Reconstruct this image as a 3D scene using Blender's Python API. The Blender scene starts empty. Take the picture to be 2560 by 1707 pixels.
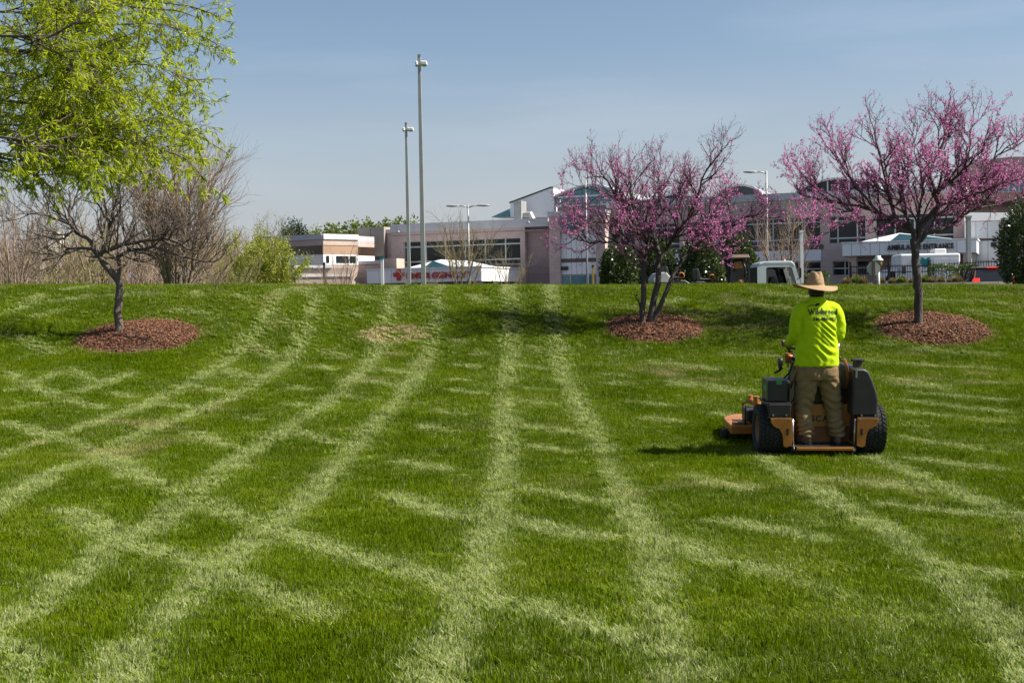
import bpy, bmesh, math, random
import numpy as np
from mathutils import Vector, Matrix
from mathutils.bvhtree import BVHTree

scene = bpy.context.scene
COL = scene.collection
R_ = math.radians

# ------------------------------------------------------------------ camera
FPX = 3200.0            # focal length in photograph pixels (2560 wide)
CAM_Z = 1.66
PITCH = math.atan(103.0 / FPX)
ROLL = R_(1.0)
cam_data = bpy.data.cameras.new("camera")
cam_data.sensor_width = 36.0
cam_data.lens = 36.0 * FPX / 2560.0
cam_data.clip_start = 0.1
cam_data.clip_end = 6000.0
cam = bpy.data.objects.new("camera", cam_data)
COL.objects.link(cam)
CAM_R = Matrix.Rotation(math.pi / 2 - PITCH, 3, 'X') @ Matrix.Rotation(-ROLL, 3, 'Z')
cam.matrix_world = Matrix.Translation((0, 0, CAM_Z)) @ CAM_R.to_4x4()
scene.camera = cam

# ------------------------------------------------------------------ sky and sun
SUN_EL = R_(46.0)
SUN_AZ = R_(-6.0)        # measured from +X (right of the picture) towards -Y (behind the camera) when negative
sun_dir = Vector((math.cos(SUN_EL) * math.cos(SUN_AZ), math.cos(SUN_EL) * math.sin(SUN_AZ), math.sin(SUN_EL)))
world = bpy.data.worlds.new("World")
scene.world = world
world.use_nodes = True
wn, wl = world.node_tree.nodes, world.node_tree.links
wn.clear()
w_out = wn.new("ShaderNodeOutputWorld")
w_bg = wn.new("ShaderNodeBackground")
w_sky = wn.new("ShaderNodeTexSky")
w_sky.sky_type = 'NISHITA'
w_sky.sun_disc = False
w_sky.sun_elevation = SUN_EL
w_sky.sun_rotation = math.atan2(sun_dir.x, sun_dir.y)
w_sky.altitude = 200.0
w_sky.air_density = 1.0
w_sky.dust_density = 1.25
w_sky.ozone_density = 1.0
w_bg.inputs['Strength'].default_value = 0.062
w_tc = wn.new("ShaderNodeTexCoord")
w_map = wn.new("ShaderNodeMapping")
w_map.inputs['Scale'].default_value = (2.2, 2.2, 16.0)
w_map.inputs['Rotation'].default_value = (0.0, R_(4.0), 0.3)
w_noise = wn.new("ShaderNodeTexNoise")
w_noise.inputs['Scale'].default_value = 1.3
w_noise.inputs['Detail'].default_value = 5.0
w_noise.inputs['Roughness'].default_value = 0.5
w_ramp = wn.new("ShaderNodeValToRGB")
w_ramp.color_ramp.elements[0].position = 0.46
w_ramp.color_ramp.elements[1].position = 0.72
w_mul = wn.new("ShaderNodeMath"); w_mul.operation = 'MULTIPLY'; w_mul.inputs[1].default_value = 0.10
w_mix = wn.new("ShaderNodeMix"); w_mix.data_type = 'RGBA'
w_mix.inputs[7].default_value = (10.0, 9.6, 10.2, 1.0)
w_hsv = wn.new("ShaderNodeHueSaturation")
w_hsv.inputs['Saturation'].default_value = 1.0
wl.new(w_tc.outputs['Generated'], w_map.inputs['Vector'])
wl.new(w_map.outputs['Vector'], w_noise.inputs['Vector'])
wl.new(w_noise.outputs['Fac'], w_ramp.inputs['Fac'])
wl.new(w_ramp.outputs['Color'], w_mul.inputs[0])
wl.new(w_mul.outputs[0], w_mix.inputs[0])
wl.new(w_sky.outputs['Color'], w_hsv.inputs['Color'])
wl.new(w_hsv.outputs['Color'], w_mix.inputs[6])
# pale lavender haze low in the sky, all round
w_sep = wn.new("ShaderNodeSeparateXYZ"); w_hz = wn.new("ShaderNodeMapRange"); w_hmix = wn.new("ShaderNodeMix"); w_hmix.data_type = 'RGBA'
w_hz.inputs['From Min'].default_value = 0.0; w_hz.inputs['From Max'].default_value = 0.19; w_hz.inputs['To Min'].default_value = 0.85; w_hz.inputs['To Max'].default_value = 0.0
wl.new(w_tc.outputs['Generated'], w_sep.inputs[0]); wl.new(w_sep.outputs['Z'], w_hz.inputs['Value']); wl.new(w_hz.outputs[0], w_hmix.inputs[0])
w_hmix.inputs[7].default_value = (4.4, 4.4, 4.95, 1.0)
wl.new(w_mix.outputs[2], w_hmix.inputs[6])
wl.new(w_hmix.outputs[2], w_bg.inputs['Color'])
wl.new(w_bg.outputs['Background'], w_out.inputs['Surface'])

sun_data = bpy.data.lights.new("sun", 'SUN')
sun_data.energy = 5.0
sun_data.angle = R_(0.53)
sun_data.color = (1.0, 0.93, 0.82)
sun = bpy.data.objects.new("sun", sun_data)
sun.rotation_euler = sun_dir.to_track_quat('Z', 'Y').to_euler()
sun.location = (30, -10, 40)
COL.objects.link(sun)

vs = scene.view_settings
vs.view_transform = 'Standard'
vs.look = 'None'
vs.exposure = 0.95
vs.gamma = 1.0
vs.use_curve_mapping = False
scene.cycles.max_bounces = 6
scene.cycles.transparent_max_bounces = 6

# ------------------------------------------------------------------ picture <-> place helpers
CR = np.array(CAM_R)
def ray(px, py):
    d = np.array([(px - 1280.0) / FPX, -(py - 853.5) / FPX, -1.0])
    return CR @ d
def at(px, py, depth):
    r = ray(px, py)
    return np.array([0, 0, CAM_Z]) + r * depth
def proj(p):
    q = CR.T @ (np.asarray(p, float) - np.array([0, 0, CAM_Z]))
    return (1280 + FPX * q[0] / -q[2], 853.5 - FPX * q[1] / -q[2])

# terrain: nearly level where the photographer stands, rising to a bank, level ground behind it
KY = [-2000, -30, 0, 5, 10, 13.6, 18, 22.1, 23.6, 25.7, 27.3, 28.9, 30.2, 34, 40, 60, 3000]
KZ = [-0.5, -0.1, 0, -.02, -.03, .0, .25, .60, .97, 1.58, 1.93, 2.00, 1.96, 1.58, 1.10, 1.05, 1.05]
_gy = np.arange(-40, 80, 0.05)
_gz = np.interp(_gy, KY, KZ)
_k = np.exp(-0.5 * (np.arange(-30, 31) * 0.05 / 0.5) ** 2); _k /= _k.sum()
_gz = np.convolve(np.pad(_gz, 30, 'edge'), _k, 'valid')
TILT = math.tan(ROLL)
def ground_z(x, y):
    x = np.asarray(x, float); y = np.asarray(y, float)
    base = np.interp(y, _gy, _gz)
    fade = np.clip((41.0 - y) / 9.0, 0, 1); fade = fade * fade * (3 - 2 * fade)
    xx = np.clip(x, -40, 40)
    near = np.clip((41.0 - y) / 9.0, 0, 1)
    und = 0.018 * np.sin(0.9 * x + 0.35 * y) * np.sin(0.55 * y - 0.3 * x) * near
    return base - TILT * xx * fade + und
def hit(px, py, tmax=33.0):
    r = ray(px, py)
    t = np.arange(3.0, tmax, 0.02)
    P = np.array([0, 0, CAM_Z])[None, :] + t[:, None] * r[None, :]
    below = P[:, 2] < ground_z(P[:, 0], P[:, 1])
    i = int(np.argmax(below)) if below.any() else len(t) - 1
    return P[i]

# ------------------------------------------------------------------ objects
def link(o, parent=None):
    COL.objects.link(o)
    if parent is not None:
        o.parent = parent
    return o
def tag(o, label=None, cat=None, group=None, kind=None):
    if label: o['label'] = label
    if cat: o['category'] = cat
    if group: o['group'] = group
    if kind: o['kind'] = kind
    return o
def empty(name, loc=(0, 0, 0), rz=0.0, label=None, cat=None, group=None):
    o = bpy.data.objects.new(name, None)
    o.empty_display_size = 0.2
    o.location = loc; o.rotation_euler = (0, 0, rz)
    link(o)
    return tag(o, label, cat, group)
def np_mesh(name, V, F):
    """F: list of index arrays, each (n,k)."""
    me = bpy.data.meshes.new(name)
    V = np.asarray(V, np.float32)
    me.vertices.add(len(V)); me.vertices.foreach_set('co', V.ravel())
    Fs = [np.asarray(f, np.int32) for f in F if len(f)]
    nl = sum(f.size for f in Fs); npoly = sum(len(f) for f in Fs)
    me.loops.add(nl); me.polygons.add(npoly)
    me.loops.foreach_set('vertex_index', np.concatenate([f.ravel() for f in Fs]))
    tot = np.concatenate([np.full(len(f), f.shape[1], np.int32) for f in Fs])
    st = np.concatenate([[0], np.cumsum(tot)[:-1]]).astype(np.int32)
    me.polygons.foreach_set('loop_start', st)
    me.polygons.foreach_set('loop_total', tot)
    me.update(calc_edges=True)
    return me
def smooth_mesh(me, on=True):
    me.polygons.foreach_set('use_smooth', np.full(len(me.polygons), on, bool))
def obj_from(name, me, mat_, parent=None, smooth=False):
    o = bpy.data.objects.new(name, me)
    if mat_ is not None:
        me.materials.append(mat_)
    if smooth: smooth_mesh(me)
    return link(o, parent)

class MB:
    def __init__(s): s.v = []; s.f = []
    def add(s, V, F):
        b = len(s.v); s.v += [tuple(map(float, p)) for p in V]; s.f += [tuple(b + i for i in f) for f in F]; return s
    def box(s, x0, x1, y0, y1, z0, z1):
        return s.add([(x0,y0,z0),(x1,y0,z0),(x1,y1,z0),(x0,y1,z0),(x0,y0,z1),(x1,y0,z1),(x1,y1,z1),(x0,y1,z1)],
                     [(0,3,2,1),(4,5,6,7),(0,1,5,4),(1,2,6,5),(2,3,7,6),(3,0,4,7)])
    def hexa(s, P):   # eight corners: bottom four ccw, top four ccw
        return s.add(P, [(0,3,2,1),(4,5,6,7),(0,1,5,4),(1,2,6,5),(2,3,7,6),(3,0,4,7)])
    def prism(s, poly, a0, a1, axis='y'):
        n = len(poly)
        def pt(p, a):
            if axis == 'y': return (p[0], a, p[1])
            if axis == 'x': return (a, p[0], p[1])
            return (p[0], p[1], a)
        V = [pt(p, a0) for p in poly] + [pt(p, a1) for p in poly]
        F = [tuple(range(n)), tuple(range(2*n-1, n-1, -1))] + [(i, i+n, (i+1)%n+n, (i+1)%n) for i in range(n)]
        return s.add(V, F)
    def tube(s, pts, rad, n=8, cap=True):
        pts = [Vector(p) for p in pts]
        if not hasattr(rad, '__len__'): rad = [rad]*len(pts)
        V = []; ref = None
        for i, p in enumerate(pts):
            t = (pts[min(i+1, len(pts)-1)] - pts[max(i-1, 0)]).normalized()
            if ref is None:
                ref = t.cross(Vector((0,0,1)) if abs(t.z) < .9 else Vector((1,0,0))).normalized()
            else:
                ref = (ref - t*ref.dot(t)).normalized()
            b = t.cross(ref)
            for k in range(n):
                a = 2*math.pi*k/n
                V.append(p + (ref*math.cos(a) + b*math.sin(a))*rad[i])
        F = []
        for i in range(len(pts)-1):
            for k in range(n):
                k2 = (k+1) % n
                F.append((i*n+k, i*n+k2, (i+1)*n+k2, (i+1)*n+k))
        if cap:
            F.append(tuple(range(n-1, -1, -1))); F.append(tuple((len(pts)-1)*n+k for k in range(n)))
        return s.add(V, F)
    def cyl(s, p0, p1, r, n=16): return s.tube([p0, p1], r, n)
    def lathe(s, prof, n=24, origin=(0,0,0), axis='z', closed=False):
        V = []; m = len(prof)
        for k in range(n):
            a = 2*math.pi*k/n; c, q = math.cos(a), math.sin(a)
            for r, z in prof:
                if axis == 'z': p = (r*c, r*q, z)
                elif axis == 'x': p = (z, r*c, r*q)
                else: p = (r*q, z, r*c)
                V.append((p[0]+origin[0], p[1]+origin[1], p[2]+origin[2]))
        F = []
        for k in range(n):
            k2 = (k+1) % n
            for i in range(m if closed else m-1):
                j = (i+1) % m
                F.append((k*m+i, k2*m+i, k2*m+j, k*m+j))
        return s.add(V, F)
    def loft(s, rings, cap=True):
        n = len(rings[0]); V = [p for r in rings for p in r]; F = []
        for i in range(len(rings)-1):
            for k in range(n):
                k2 = (k+1) % n
                F.append((i*n+k, i*n+k2, (i+1)*n+k2, (i+1)*n+k))
        if cap:
            F.append(tuple(range(n-1, -1, -1))); F.append(tuple((len(rings)-1)*n+k for k in range(n)))
        return s.add(V, F)
    def mesh(s, name):
        me = bpy.data.meshes.new(name); me.from_pydata(s.v, [], s.f); me.update()
        bm = bmesh.new(); bm.from_mesh(me); bmesh.ops.recalc_face_normals(bm, faces=bm.faces); bm.to_mesh(me); bm.free()
        return me
    def build(s, name, mat_, parent=None, smooth=False, bevel=0.0, seg=2, auto=None):
        o = obj_from(name, s.mesh(name), mat_, parent, smooth)
        if bevel:
            m = o.modifiers.new('bevel', 'BEVEL'); m.width = bevel; m.segments = seg; m.limit_method = 'ANGLE'; m.angle_limit = R_(35)
            smooth_mesh(o.data)
            m.harden_normals = True
        return o

def ring_se(c, hw, hd, e=2.4, n=28, z=None):
    out = []
    for k in range(n):
        a = 2*math.pi*k/n
        ca, sa = math.cos(a), math.sin(a)
        out.append((c[0] + hw*math.copysign(abs(ca)**(2/e), ca), c[1] + hd*math.copysign(abs(sa)**(2/e), sa), c[2]))
    return out

# ------------------------------------------------------------------ materials
def mat(name, col, rough=0.6, metal=0.0, col2=None, scale=8.0, amount=0.5, bump=0.0, bscale=40.0, spec=0.5,
        transl=0.0, coord='Object', stretch=None, detail=4.0, coat=0.0, bdist=0.01):
    m = bpy.data.materials.new(name); m.use_nodes = True
    nt = m.node_tree; n = nt.nodes; l = nt.links
    b = n['Principled BSDF']; out = n['Material Output']
    b.inputs['Roughness'].default_value = rough
    b.inputs['Metallic'].default_value = metal
    b.inputs['Specular IOR Level'].default_value = spec
    if coat:
        b.inputs['Coat Weight'].default_value = coat; b.inputs['Coat Roughness'].default_value = 0.08
    tc = n.new('ShaderNodeTexCoord'); mp = n.new('ShaderNodeMapping')
    l.new(tc.outputs[coord], mp.inputs['Vector'])
    if stretch: mp.inputs['Scale'].default_value = stretch
    c2 = col2 if col2 else tuple(c*0.72 for c in col)
    nz = n.new('ShaderNodeTexNoise'); nz.inputs['Scale'].default_value = scale; nz.inputs['Detail'].default_value = detail
    l.new(mp.outputs['Vector'], nz.inputs['Vector'])
    rp = n.new('ShaderNodeValToRGB')
    rp.color_ramp.elements[0].position = 0.5 - 0.28*amount - 0.06; rp.color_ramp.elements[1].position = 0.5 + 0.28*(1-amount) + 0.12
    rp.color_ramp.elements[0].color = (*c2, 1); rp.color_ramp.elements[1].color = (*col, 1)
    l.new(nz.outputs['Fac'], rp.inputs['Fac'])
    l.new(rp.outputs['Color'], b.inputs['Base Color'])
    if bump:
        bz = n.new('ShaderNodeTexNoise'); bz.inputs['Scale'].default_value = bscale; bz.inputs['Detail'].default_value = 5
        l.new(mp.outputs['Vector'], bz.inputs['Vector'])
        bp = n.new('ShaderNodeBump'); bp.inputs['Strength'].default_value = bump; bp.inputs['Distance'].default_value = bdist
        l.new(bz.outputs['Fac'], bp.inputs['Height']); l.new(bp.outputs['Normal'], b.inputs['Normal'])
    if transl:
        t = n.new('ShaderNodeBsdfTranslucent'); mx = n.new('ShaderNodeMixShader'); mx.inputs[0].default_value = transl
        l.new(rp.outputs['Color'], t.inputs['Color'])
        l.new(b.outputs[0], mx.inputs[1]); l.new(t.outputs[0], mx.inputs[2]); l.new(mx.outputs[0], out.inputs['Surface'])
    return m

def leaf_mat(name, cols, transl=0.4, rough=0.5, spec=0.35):
    """foliage: one random tone for each leaf (mesh island)"""
    m = bpy.data.materials.new(name); m.use_nodes = True
    nt = m.node_tree; n = nt.nodes; l = nt.links
    b = n['Principled BSDF']; out = n['Material Output']
    b.inputs['Roughness'].default_value = rough; b.inputs['Specular IOR Level'].default_value = spec
    g = n.new('ShaderNodeNewGeometry'); rp = n.new('ShaderNodeValToRGB')
    l.new(g.outputs['Random Per Island'], rp.inputs['Fac'])
    els = rp.color_ramp.elements
    while len(els) < len(cols): els.new(0.5)
    for i, c in enumerate(cols):
        els[i].position = i/(len(cols)-1); els[i].color = (*c, 1)
    l.new(rp.outputs['Color'], b.inputs['Base Color'])
    t = n.new('ShaderNodeBsdfTranslucent'); mx = n.new('ShaderNodeMixShader'); mx.inputs[0].default_value = transl
    l.new(rp.outputs['Color'], t.inputs['Color'])
    l.new(b.outputs[0], mx.inputs[1]); l.new(t.outputs[0], mx.inputs[2]); l.new(mx.outputs[0], out.inputs['Surface'])
    return m

def brick_mat(name, c1, c2, mortar):
    m = bpy.data.materials.new(name); m.use_nodes = True
    n = m.node_tree.nodes; l = m.node_tree.links; b = n['Principled BSDF']
    b.inputs['Roughness'].default_value = 0.9
    tc = n.new('ShaderNodeTexCoord'); sp = n.new('ShaderNodeSeparateXYZ'); cb = n.new('ShaderNodeCombineXYZ'); ad = n.new('ShaderNodeMath')
    l.new(tc.outputs['Object'], sp.inputs[0]); l.new(sp.outputs[0], ad.inputs[0]); l.new(sp.outputs[1], ad.inputs[1])
    l.new(ad.outputs[0], cb.inputs[0]); l.new(sp.outputs[2], cb.inputs[1])
    br = n.new('ShaderNodeTexBrick'); br.inputs['Scale'].default_value = 1.0
    br.inputs['Brick Width'].default_value = 0.4; br.inputs['Row Height'].default_value = 0.2; br.inputs['Mortar Size'].default_value = 0.012
    br.inputs['Color1'].default_value = (*c1, 1); br.inputs['Color2'].default_value = (*c2, 1); br.inputs['Mortar'].default_value = (*mortar, 1)
    l.new(cb.outputs[0], br.inputs['Vector'])
    nz = n.new('ShaderNodeTexNoise'); nz.inputs['Scale'].default_value = 0.5; nz.inputs['Detail'].default_value = 6
    l.new(tc.outputs['Object'], nz.inputs['Vector'])
    mx = n.new('ShaderNodeMix'); mx.data_type = 'RGBA'; mx.blend_type = 'MULTIPLY'; mx.inputs[0].default_value = 0.5
    rp = n.new('ShaderNodeValToRGB'); rp.color_ramp.elements[0].color = (.62, .6, .6, 1); rp.color_ramp.elements[1].color = (1, 1, 1, 1)
    rp.color_ramp.elements[0].position = .3; rp.color_ramp.elements[1].position = .65
    l.new(nz.outputs['Fac'], rp.inputs['Fac']); l.new(br.outputs['Color'], mx.inputs[6]); l.new(rp.outputs['Color'], mx.inputs[7])
    l.new(mx.outputs[2], b.inputs['Base Color'])
    return m

M = {}
M['brick'] = brick_mat('pink_brick', (.55, .42, .385), (.50, .375, .345), (.54, .46, .43))
M['brick_dark'] = brick_mat('mauve_and_shade_brick', (.38, .285, .275), (.34, .25, .245), (.39, .32, .32))  # own tone on upper storey and course, painted shade on the recessed wall
M['brick_tan'] = brick_mat('tan_brick', (.50, .39, .32), (.45, .345, .285), (.5, .43, .38))
M['beige'] = mat('beige_render', (.36, .32, .27), .9, scale=.4, amount=.5)
M['trim'] = mat('pale_trim', (.56, .56, .60), .6, scale=.5)
M['panel'] = mat('white_panel', (.80, .80, .82), .45, col2=(.74, .74, .76), scale=.35)
M['white'] = mat('white_paint', (.78, .78, .77), .4, col2=(.68, .68, .67), scale=2)
M['brown_band'] = mat('brown_band', (.15, .10, .085), .7)
M['glass'] = mat('dark_glass', (.018, .026, .028), .05, col2=(.012, .018, .02), scale=.3, spec=.3)
M['teal_glass'] = mat('teal_glass', (.035, .21, .27), .06, col2=(.02, .14, .18), scale=.3, spec=1.0)
M['bronze_glass'] = mat('brown_glass', (.055, .035, .028), .15, scale=.4, spec=.6)
M['frame'] = mat('window_frame', (.55, .57, .58), .45, .3)
M['roof_dark'] = mat('dark_roof', (.055, .065, .065), .5, scale=.5)
M['teal'] = mat('teal_paint', (.0, .22, .27), .5)
M['red'] = mat('red_sign', (.55, .035, .03), .45)
M['black'] = mat('black_paint', (.02, .02, .022), .45)
M['galv'] = mat('galvanised_steel', (.40, .41, .40), .5, .25, scale=1.5)
M['asphalt'] = mat('asphalt', (.055, .055, .055), .9, scale=3, bump=.3)
M['concrete'] = mat('concrete', (.42, .40, .37), .9, scale=2)
M['bark_dark'] = mat('redbud_bark', (.085, .066, .058), .9, col2=(.04, .032, .029), scale=9, bump=.8, bscale=28, stretch=(1, 1, .35), bdist=.03)
M['bark_grey'] = mat('grey_bark', (.145, .115, .092), .9, col2=(.075, .058, .046), scale=9, bump=.8, bscale=26, stretch=(1, 1, .35), bdist=.03)
M['bark_tan'] = mat('myrtle_bark', (.22, .165, .115), .85, col2=(.13, .09, .06), scale=4, stretch=(1, 1, .4))
M['twig_brown'] = mat('bare_twigs', (.32, .235, .17), .9, col2=(.23, .165, .12), scale=2)
M['twig_olive'] = mat('budding_twigs', (.25, .215, .10), .9, col2=(.17, .135, .07), scale=2)
M['blossom'] = leaf_mat('pink_blossom', [(.48, .08, .32), (.64, .18, .46), (.78, .40, .62), (.58, .12, .39), (.70, .28, .53)], .45)
M['bud'] = leaf_mat('dark_buds', [(.12, .03, .06), (.20, .05, .10), (.10, .04, .05)], .1)
M['oak_leaf'] = leaf_mat('oak_leaves', [(.23, .30, .006), (.38, .47, .010), (.48, .55, .018), (.30, .39, .008)], .58, .5)
M['bush_leaf'] = leaf_mat('spring_bush_leaves', [(.28, .32, .022), (.38, .42, .03), (.24, .29, .03), (.33, .35, .06)], .4)
M['far_leaf'] = leaf_mat('far_leaves', [(.13, .19, .04), (.19, .25, .05), (.15, .19, .07), (.22, .25, .09)], .3)
M['pine_leaf'] = leaf_mat('pine_needles', [(.035, .06, .03), (.06, .09, .04), (.045, .07, .035)], .1)
M['ever_leaf'] = leaf_mat('evergreen_leaves', [(.022, .04, .012), (.05, .08, .018), (.10, .13, .03), (.035, .055, .014)], .12, .3, .6)
M['hedge_leaf'] = leaf_mat('hedge_leaves', [(.04, .075, .012), (.075, .12, .02), (.10, .15, .03)], .2)
M['tan_grass'] = leaf_mat('ornamental_grass', [(.24, .17, .08), (.33, .24, .12), (.17, .17, .05), (.20, .13, .06)], .3)
M['green_grass'] = leaf_mat('green_ornamental_grass', [(.14, .19, .03), (.2, .24, .05), (.11, .15, .03)], .3)
M['mulch'] = mat('mulch_soil', (.09, .046, .03), .95, col2=(.04, .021, .014), scale=30, bump=1, bscale=60, bdist=.03)
M['chip'] = leaf_mat('mulch_chips', [(.05, .022, .012), (.14, .062, .034), (.24, .125, .070), (.10, .040, .022), (.16, .076, .042)], 0.0, .9, .2)
# ------------------------------------------------------------------ ground, one sheet to the horizon
def spaced(lo, a, b, hi, step):
    mid = list(np.arange(a, b + 1e-6, step)); left = []; right = []
    s = step; p = a
    while p > lo: s *= 1.5; p -= s; left.append(max(p, lo))
    s = step; p = mid[-1]
    while p < hi: s *= 1.5; p += s; right.append(min(p, hi))
    return np.array(left[::-1] + mid + right)
gx = spaced(-2500, -18, 18, 2500, .5); gyv = spaced(-300, -4, 42, 3500, .25)
GX, GY = np.meshgrid(gx, gyv); GZ = ground_z(GX, GY)
nx, ny = len(gx), len(gyv)
idx = np.arange(nx*ny).reshape(ny, nx)
quads = np.stack([idx[:-1, :-1].ravel(), idx[:-1, 1:].ravel(), idx[1:, 1:].ravel(), idx[1:, :-1].ravel()], 1)
M['soil'] = mat('turf_soil', (.050, .085, .004), .95, col2=(.030, .045, .004), scale=6, bump=.6, bscale=50, spec=0.0)
g = obj_from('ground', np_mesh('ground', np.stack([GX.ravel(), GY.ravel(), GZ.ravel()], 1), [quads]), M['soil'], None, True)
tag(g, kind='structure')
lot = MB().box(-150, 150, 46, 400, 0.6, 1.056).build('parking_lot', M['asphalt']); tag(lot, kind='structure')

# ------------------------------------------------------------------ mulch beds and bare patch (places needed by the lawn)
beds = [dict(px=345, py=842, r=1.10), dict(px=1636, py=820, r=0.93), dict(px=2328, py=821, r=1.06)]
for b in beds:
    p = hit(b['px'], b['py']); b['x'], b['y'], b['z'] = p
patch = hit(986, 838); patch_r = (.74, .60)
rngn = np.random.default_rng(5)
def mound(bx, by, R, H, n=72, rings=16, wob=.06, seed=1):
    rg = np.random.default_rng(seed); ph = rg.uniform(0, 6.28, 6); V = []; F = []
    for i in range(rings+1):
        t = i/rings
        for k in range(n):
            a = 2*math.pi*k/n
            rr = R*t*(1 + wob*math.sin(2*a+ph[0]) + wob*.6*math.sin(5*a+ph[1]) + wob*.4*math.sin(9*a+ph[2]))
            x, y = bx+rr*math.cos(a), by+rr*math.sin(a)
            V.append((x, y, float(ground_z(x, y)) + H*(1-t**2.2) - .02*t + .012*math.sin(7*x+ph[3])*math.sin(9*y+ph[4])*(1-t)))
    for i in range(rings):
        for k in range(n):
            k2 = (k+1) % n; F.append((i*n+k, i*n+k2, (i+1)*n+k2, (i+1)*n+k))
    return V, F
bed_words = ['brown mulch bed under the bare tree', 'dark mulch bed under the two-stemmed pink redbud', 'brown mulch bed under the single-trunk pink redbud']
chipV = np.array([(-.5,-.5,0),(.5,-.5,0),(.5,.5,0),(-.5,.5,0),(-.4,-.4,1),(.4,-.4,1),(.4,.4,1),(-.4,.4,1)], float)
chipF = np.array([(0,3,2,1),(4,5,6,7),(0,1,5,4),(1,2,6,5),(2,3,7,6),(3,0,4,7)])
def chips_mesh(name, P, S, seed):
    rg = np.random.default_rng(seed); n = len(P)
    az = rg.uniform(0, 6.28, n); tl = rg.normal(0, .35, (n, 2))
    V = np.repeat(chipV[None], n, 0) * S[:, None, :]
    ca, sa = np.cos(az)[:, None], np.sin(az)[:, None]
    V[:, :, 2] += V[:, :, 0]*tl[:, :1] + V[:, :, 1]*tl[:, 1:]
    X = V[:, :, 0]*ca - V[:, :, 1]*sa; Y = V[:, :, 0]*sa + V[:, :, 1]*ca
    V = np.stack([X + P[:, None, 0], Y + P[:, None, 1], V[:, :, 2] + P[:, None, 2]], 2).reshape(-1, 3)
    F = (chipF[None] + (np.arange(n)*8)[:, None, None]).reshape(-1, 4)
    return np_mesh(name, V, [F])
for i, b in enumerate(beds):
    H = [.125, .125, .125][i]; b['H'] = H
    root = empty('mulch_bed', (0, 0, 0), 0, bed_words[i], 'mulch bed', 'mulch beds on the bank')
    MB().add(*mound(b['x'], b['y'], b['r'], H, seed=i)).build('mound', M['mulch'], root, smooth=True)
    rg = np.random.default_rng(20+i); n = 3600
    a = rg.uniform(0, 6.283, n); t = np.sqrt(np.where(rg.uniform(0, 1, n) < .05, rg.uniform(1, 1.45, n), rg.uniform(0, 1.03, n))); rr = b['r']*t
    x = b['x']+rr*np.cos(a); y = b['y']+rr*np.sin(a); z = ground_z(x, y)+H*(1-np.minimum(t, 1)**2.2)-.004
    S = np.stack([rg.uniform(.025, .075, n), rg.uniform(.012, .03, n), rg.uniform(.006, .016, n)], 1)
    c = obj_from('mulch_chips', chips_mesh('mulch_chips', np.stack([x, y, z], 1), S, i), M['chip'], root); c['kind'] = 'stuff'

# ------------------------------------------------------------------ lawn: wheel tracks of the mower, traced over the ground
TR_A = [
 [(1265,712),(1278,773),(1276,905),(1259,978),(1263,1051),(1263,1139),(1261,1163),(1241,1245),(1212,1367),(1200,1440),(1172,1510),(1125,1610),(1080,1720)],
 [(1362,713),(1380,740),(1398,883),(1409,949),(1438,992),(1471,1058),(1504,1131),(1535,1192),(1563,1245),(1596,1318),(1629,1367),(1640,1428),(1650,1510),(1668,1600),(1690,1720)],
 [(1102,713),(1093,791),(1080,857),(1058,908),(1033,952),(1000,992),(963,1036),(912,1084),(821,1184),(775,1244),(734,1272),(604,1378),(530,1436),(469,1509),(388,1570),(326,1640),(280,1720)],
 [(992,718),(971,788),(945,879),(908,927),(865,967),(810,1014),(748,1051),(676,1095),(603,1150),(510,1211),(367,1330),(228,1403),(163,1444),(90,1505),(0,1558),(-80,1600)],
 [(795,755),(782,773),(753,854),(717,905),(658,952),(585,992),(494,1029),(384,1073),(311,1109),(238,1150),(122,1191),(0,1268),(-80,1310)],
 [(705,728),(669,784),(632,846),(585,890),(523,934),(439,981),(347,1018),(238,1058),(128,1098),(0,1139),(-80,1160)],
 [(1905,1135),(1947,1173),(2028,1222),(2130,1288),(2232,1337),(2294,1394),(2375,1447),(2436,1508),(2498,1577),(2560,1663),(2600,1720)],
 [(2171,1141),(2253,1177),(2375,1226),(2477,1267),(2560,1304),(2640,1340)],
 [(-60,1560),(0,1620),(60,1700),(80,1740)]]
def c3(*pts): return [(1500+.4507*x, 780+.4507*y) for x, y in pts]
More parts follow.
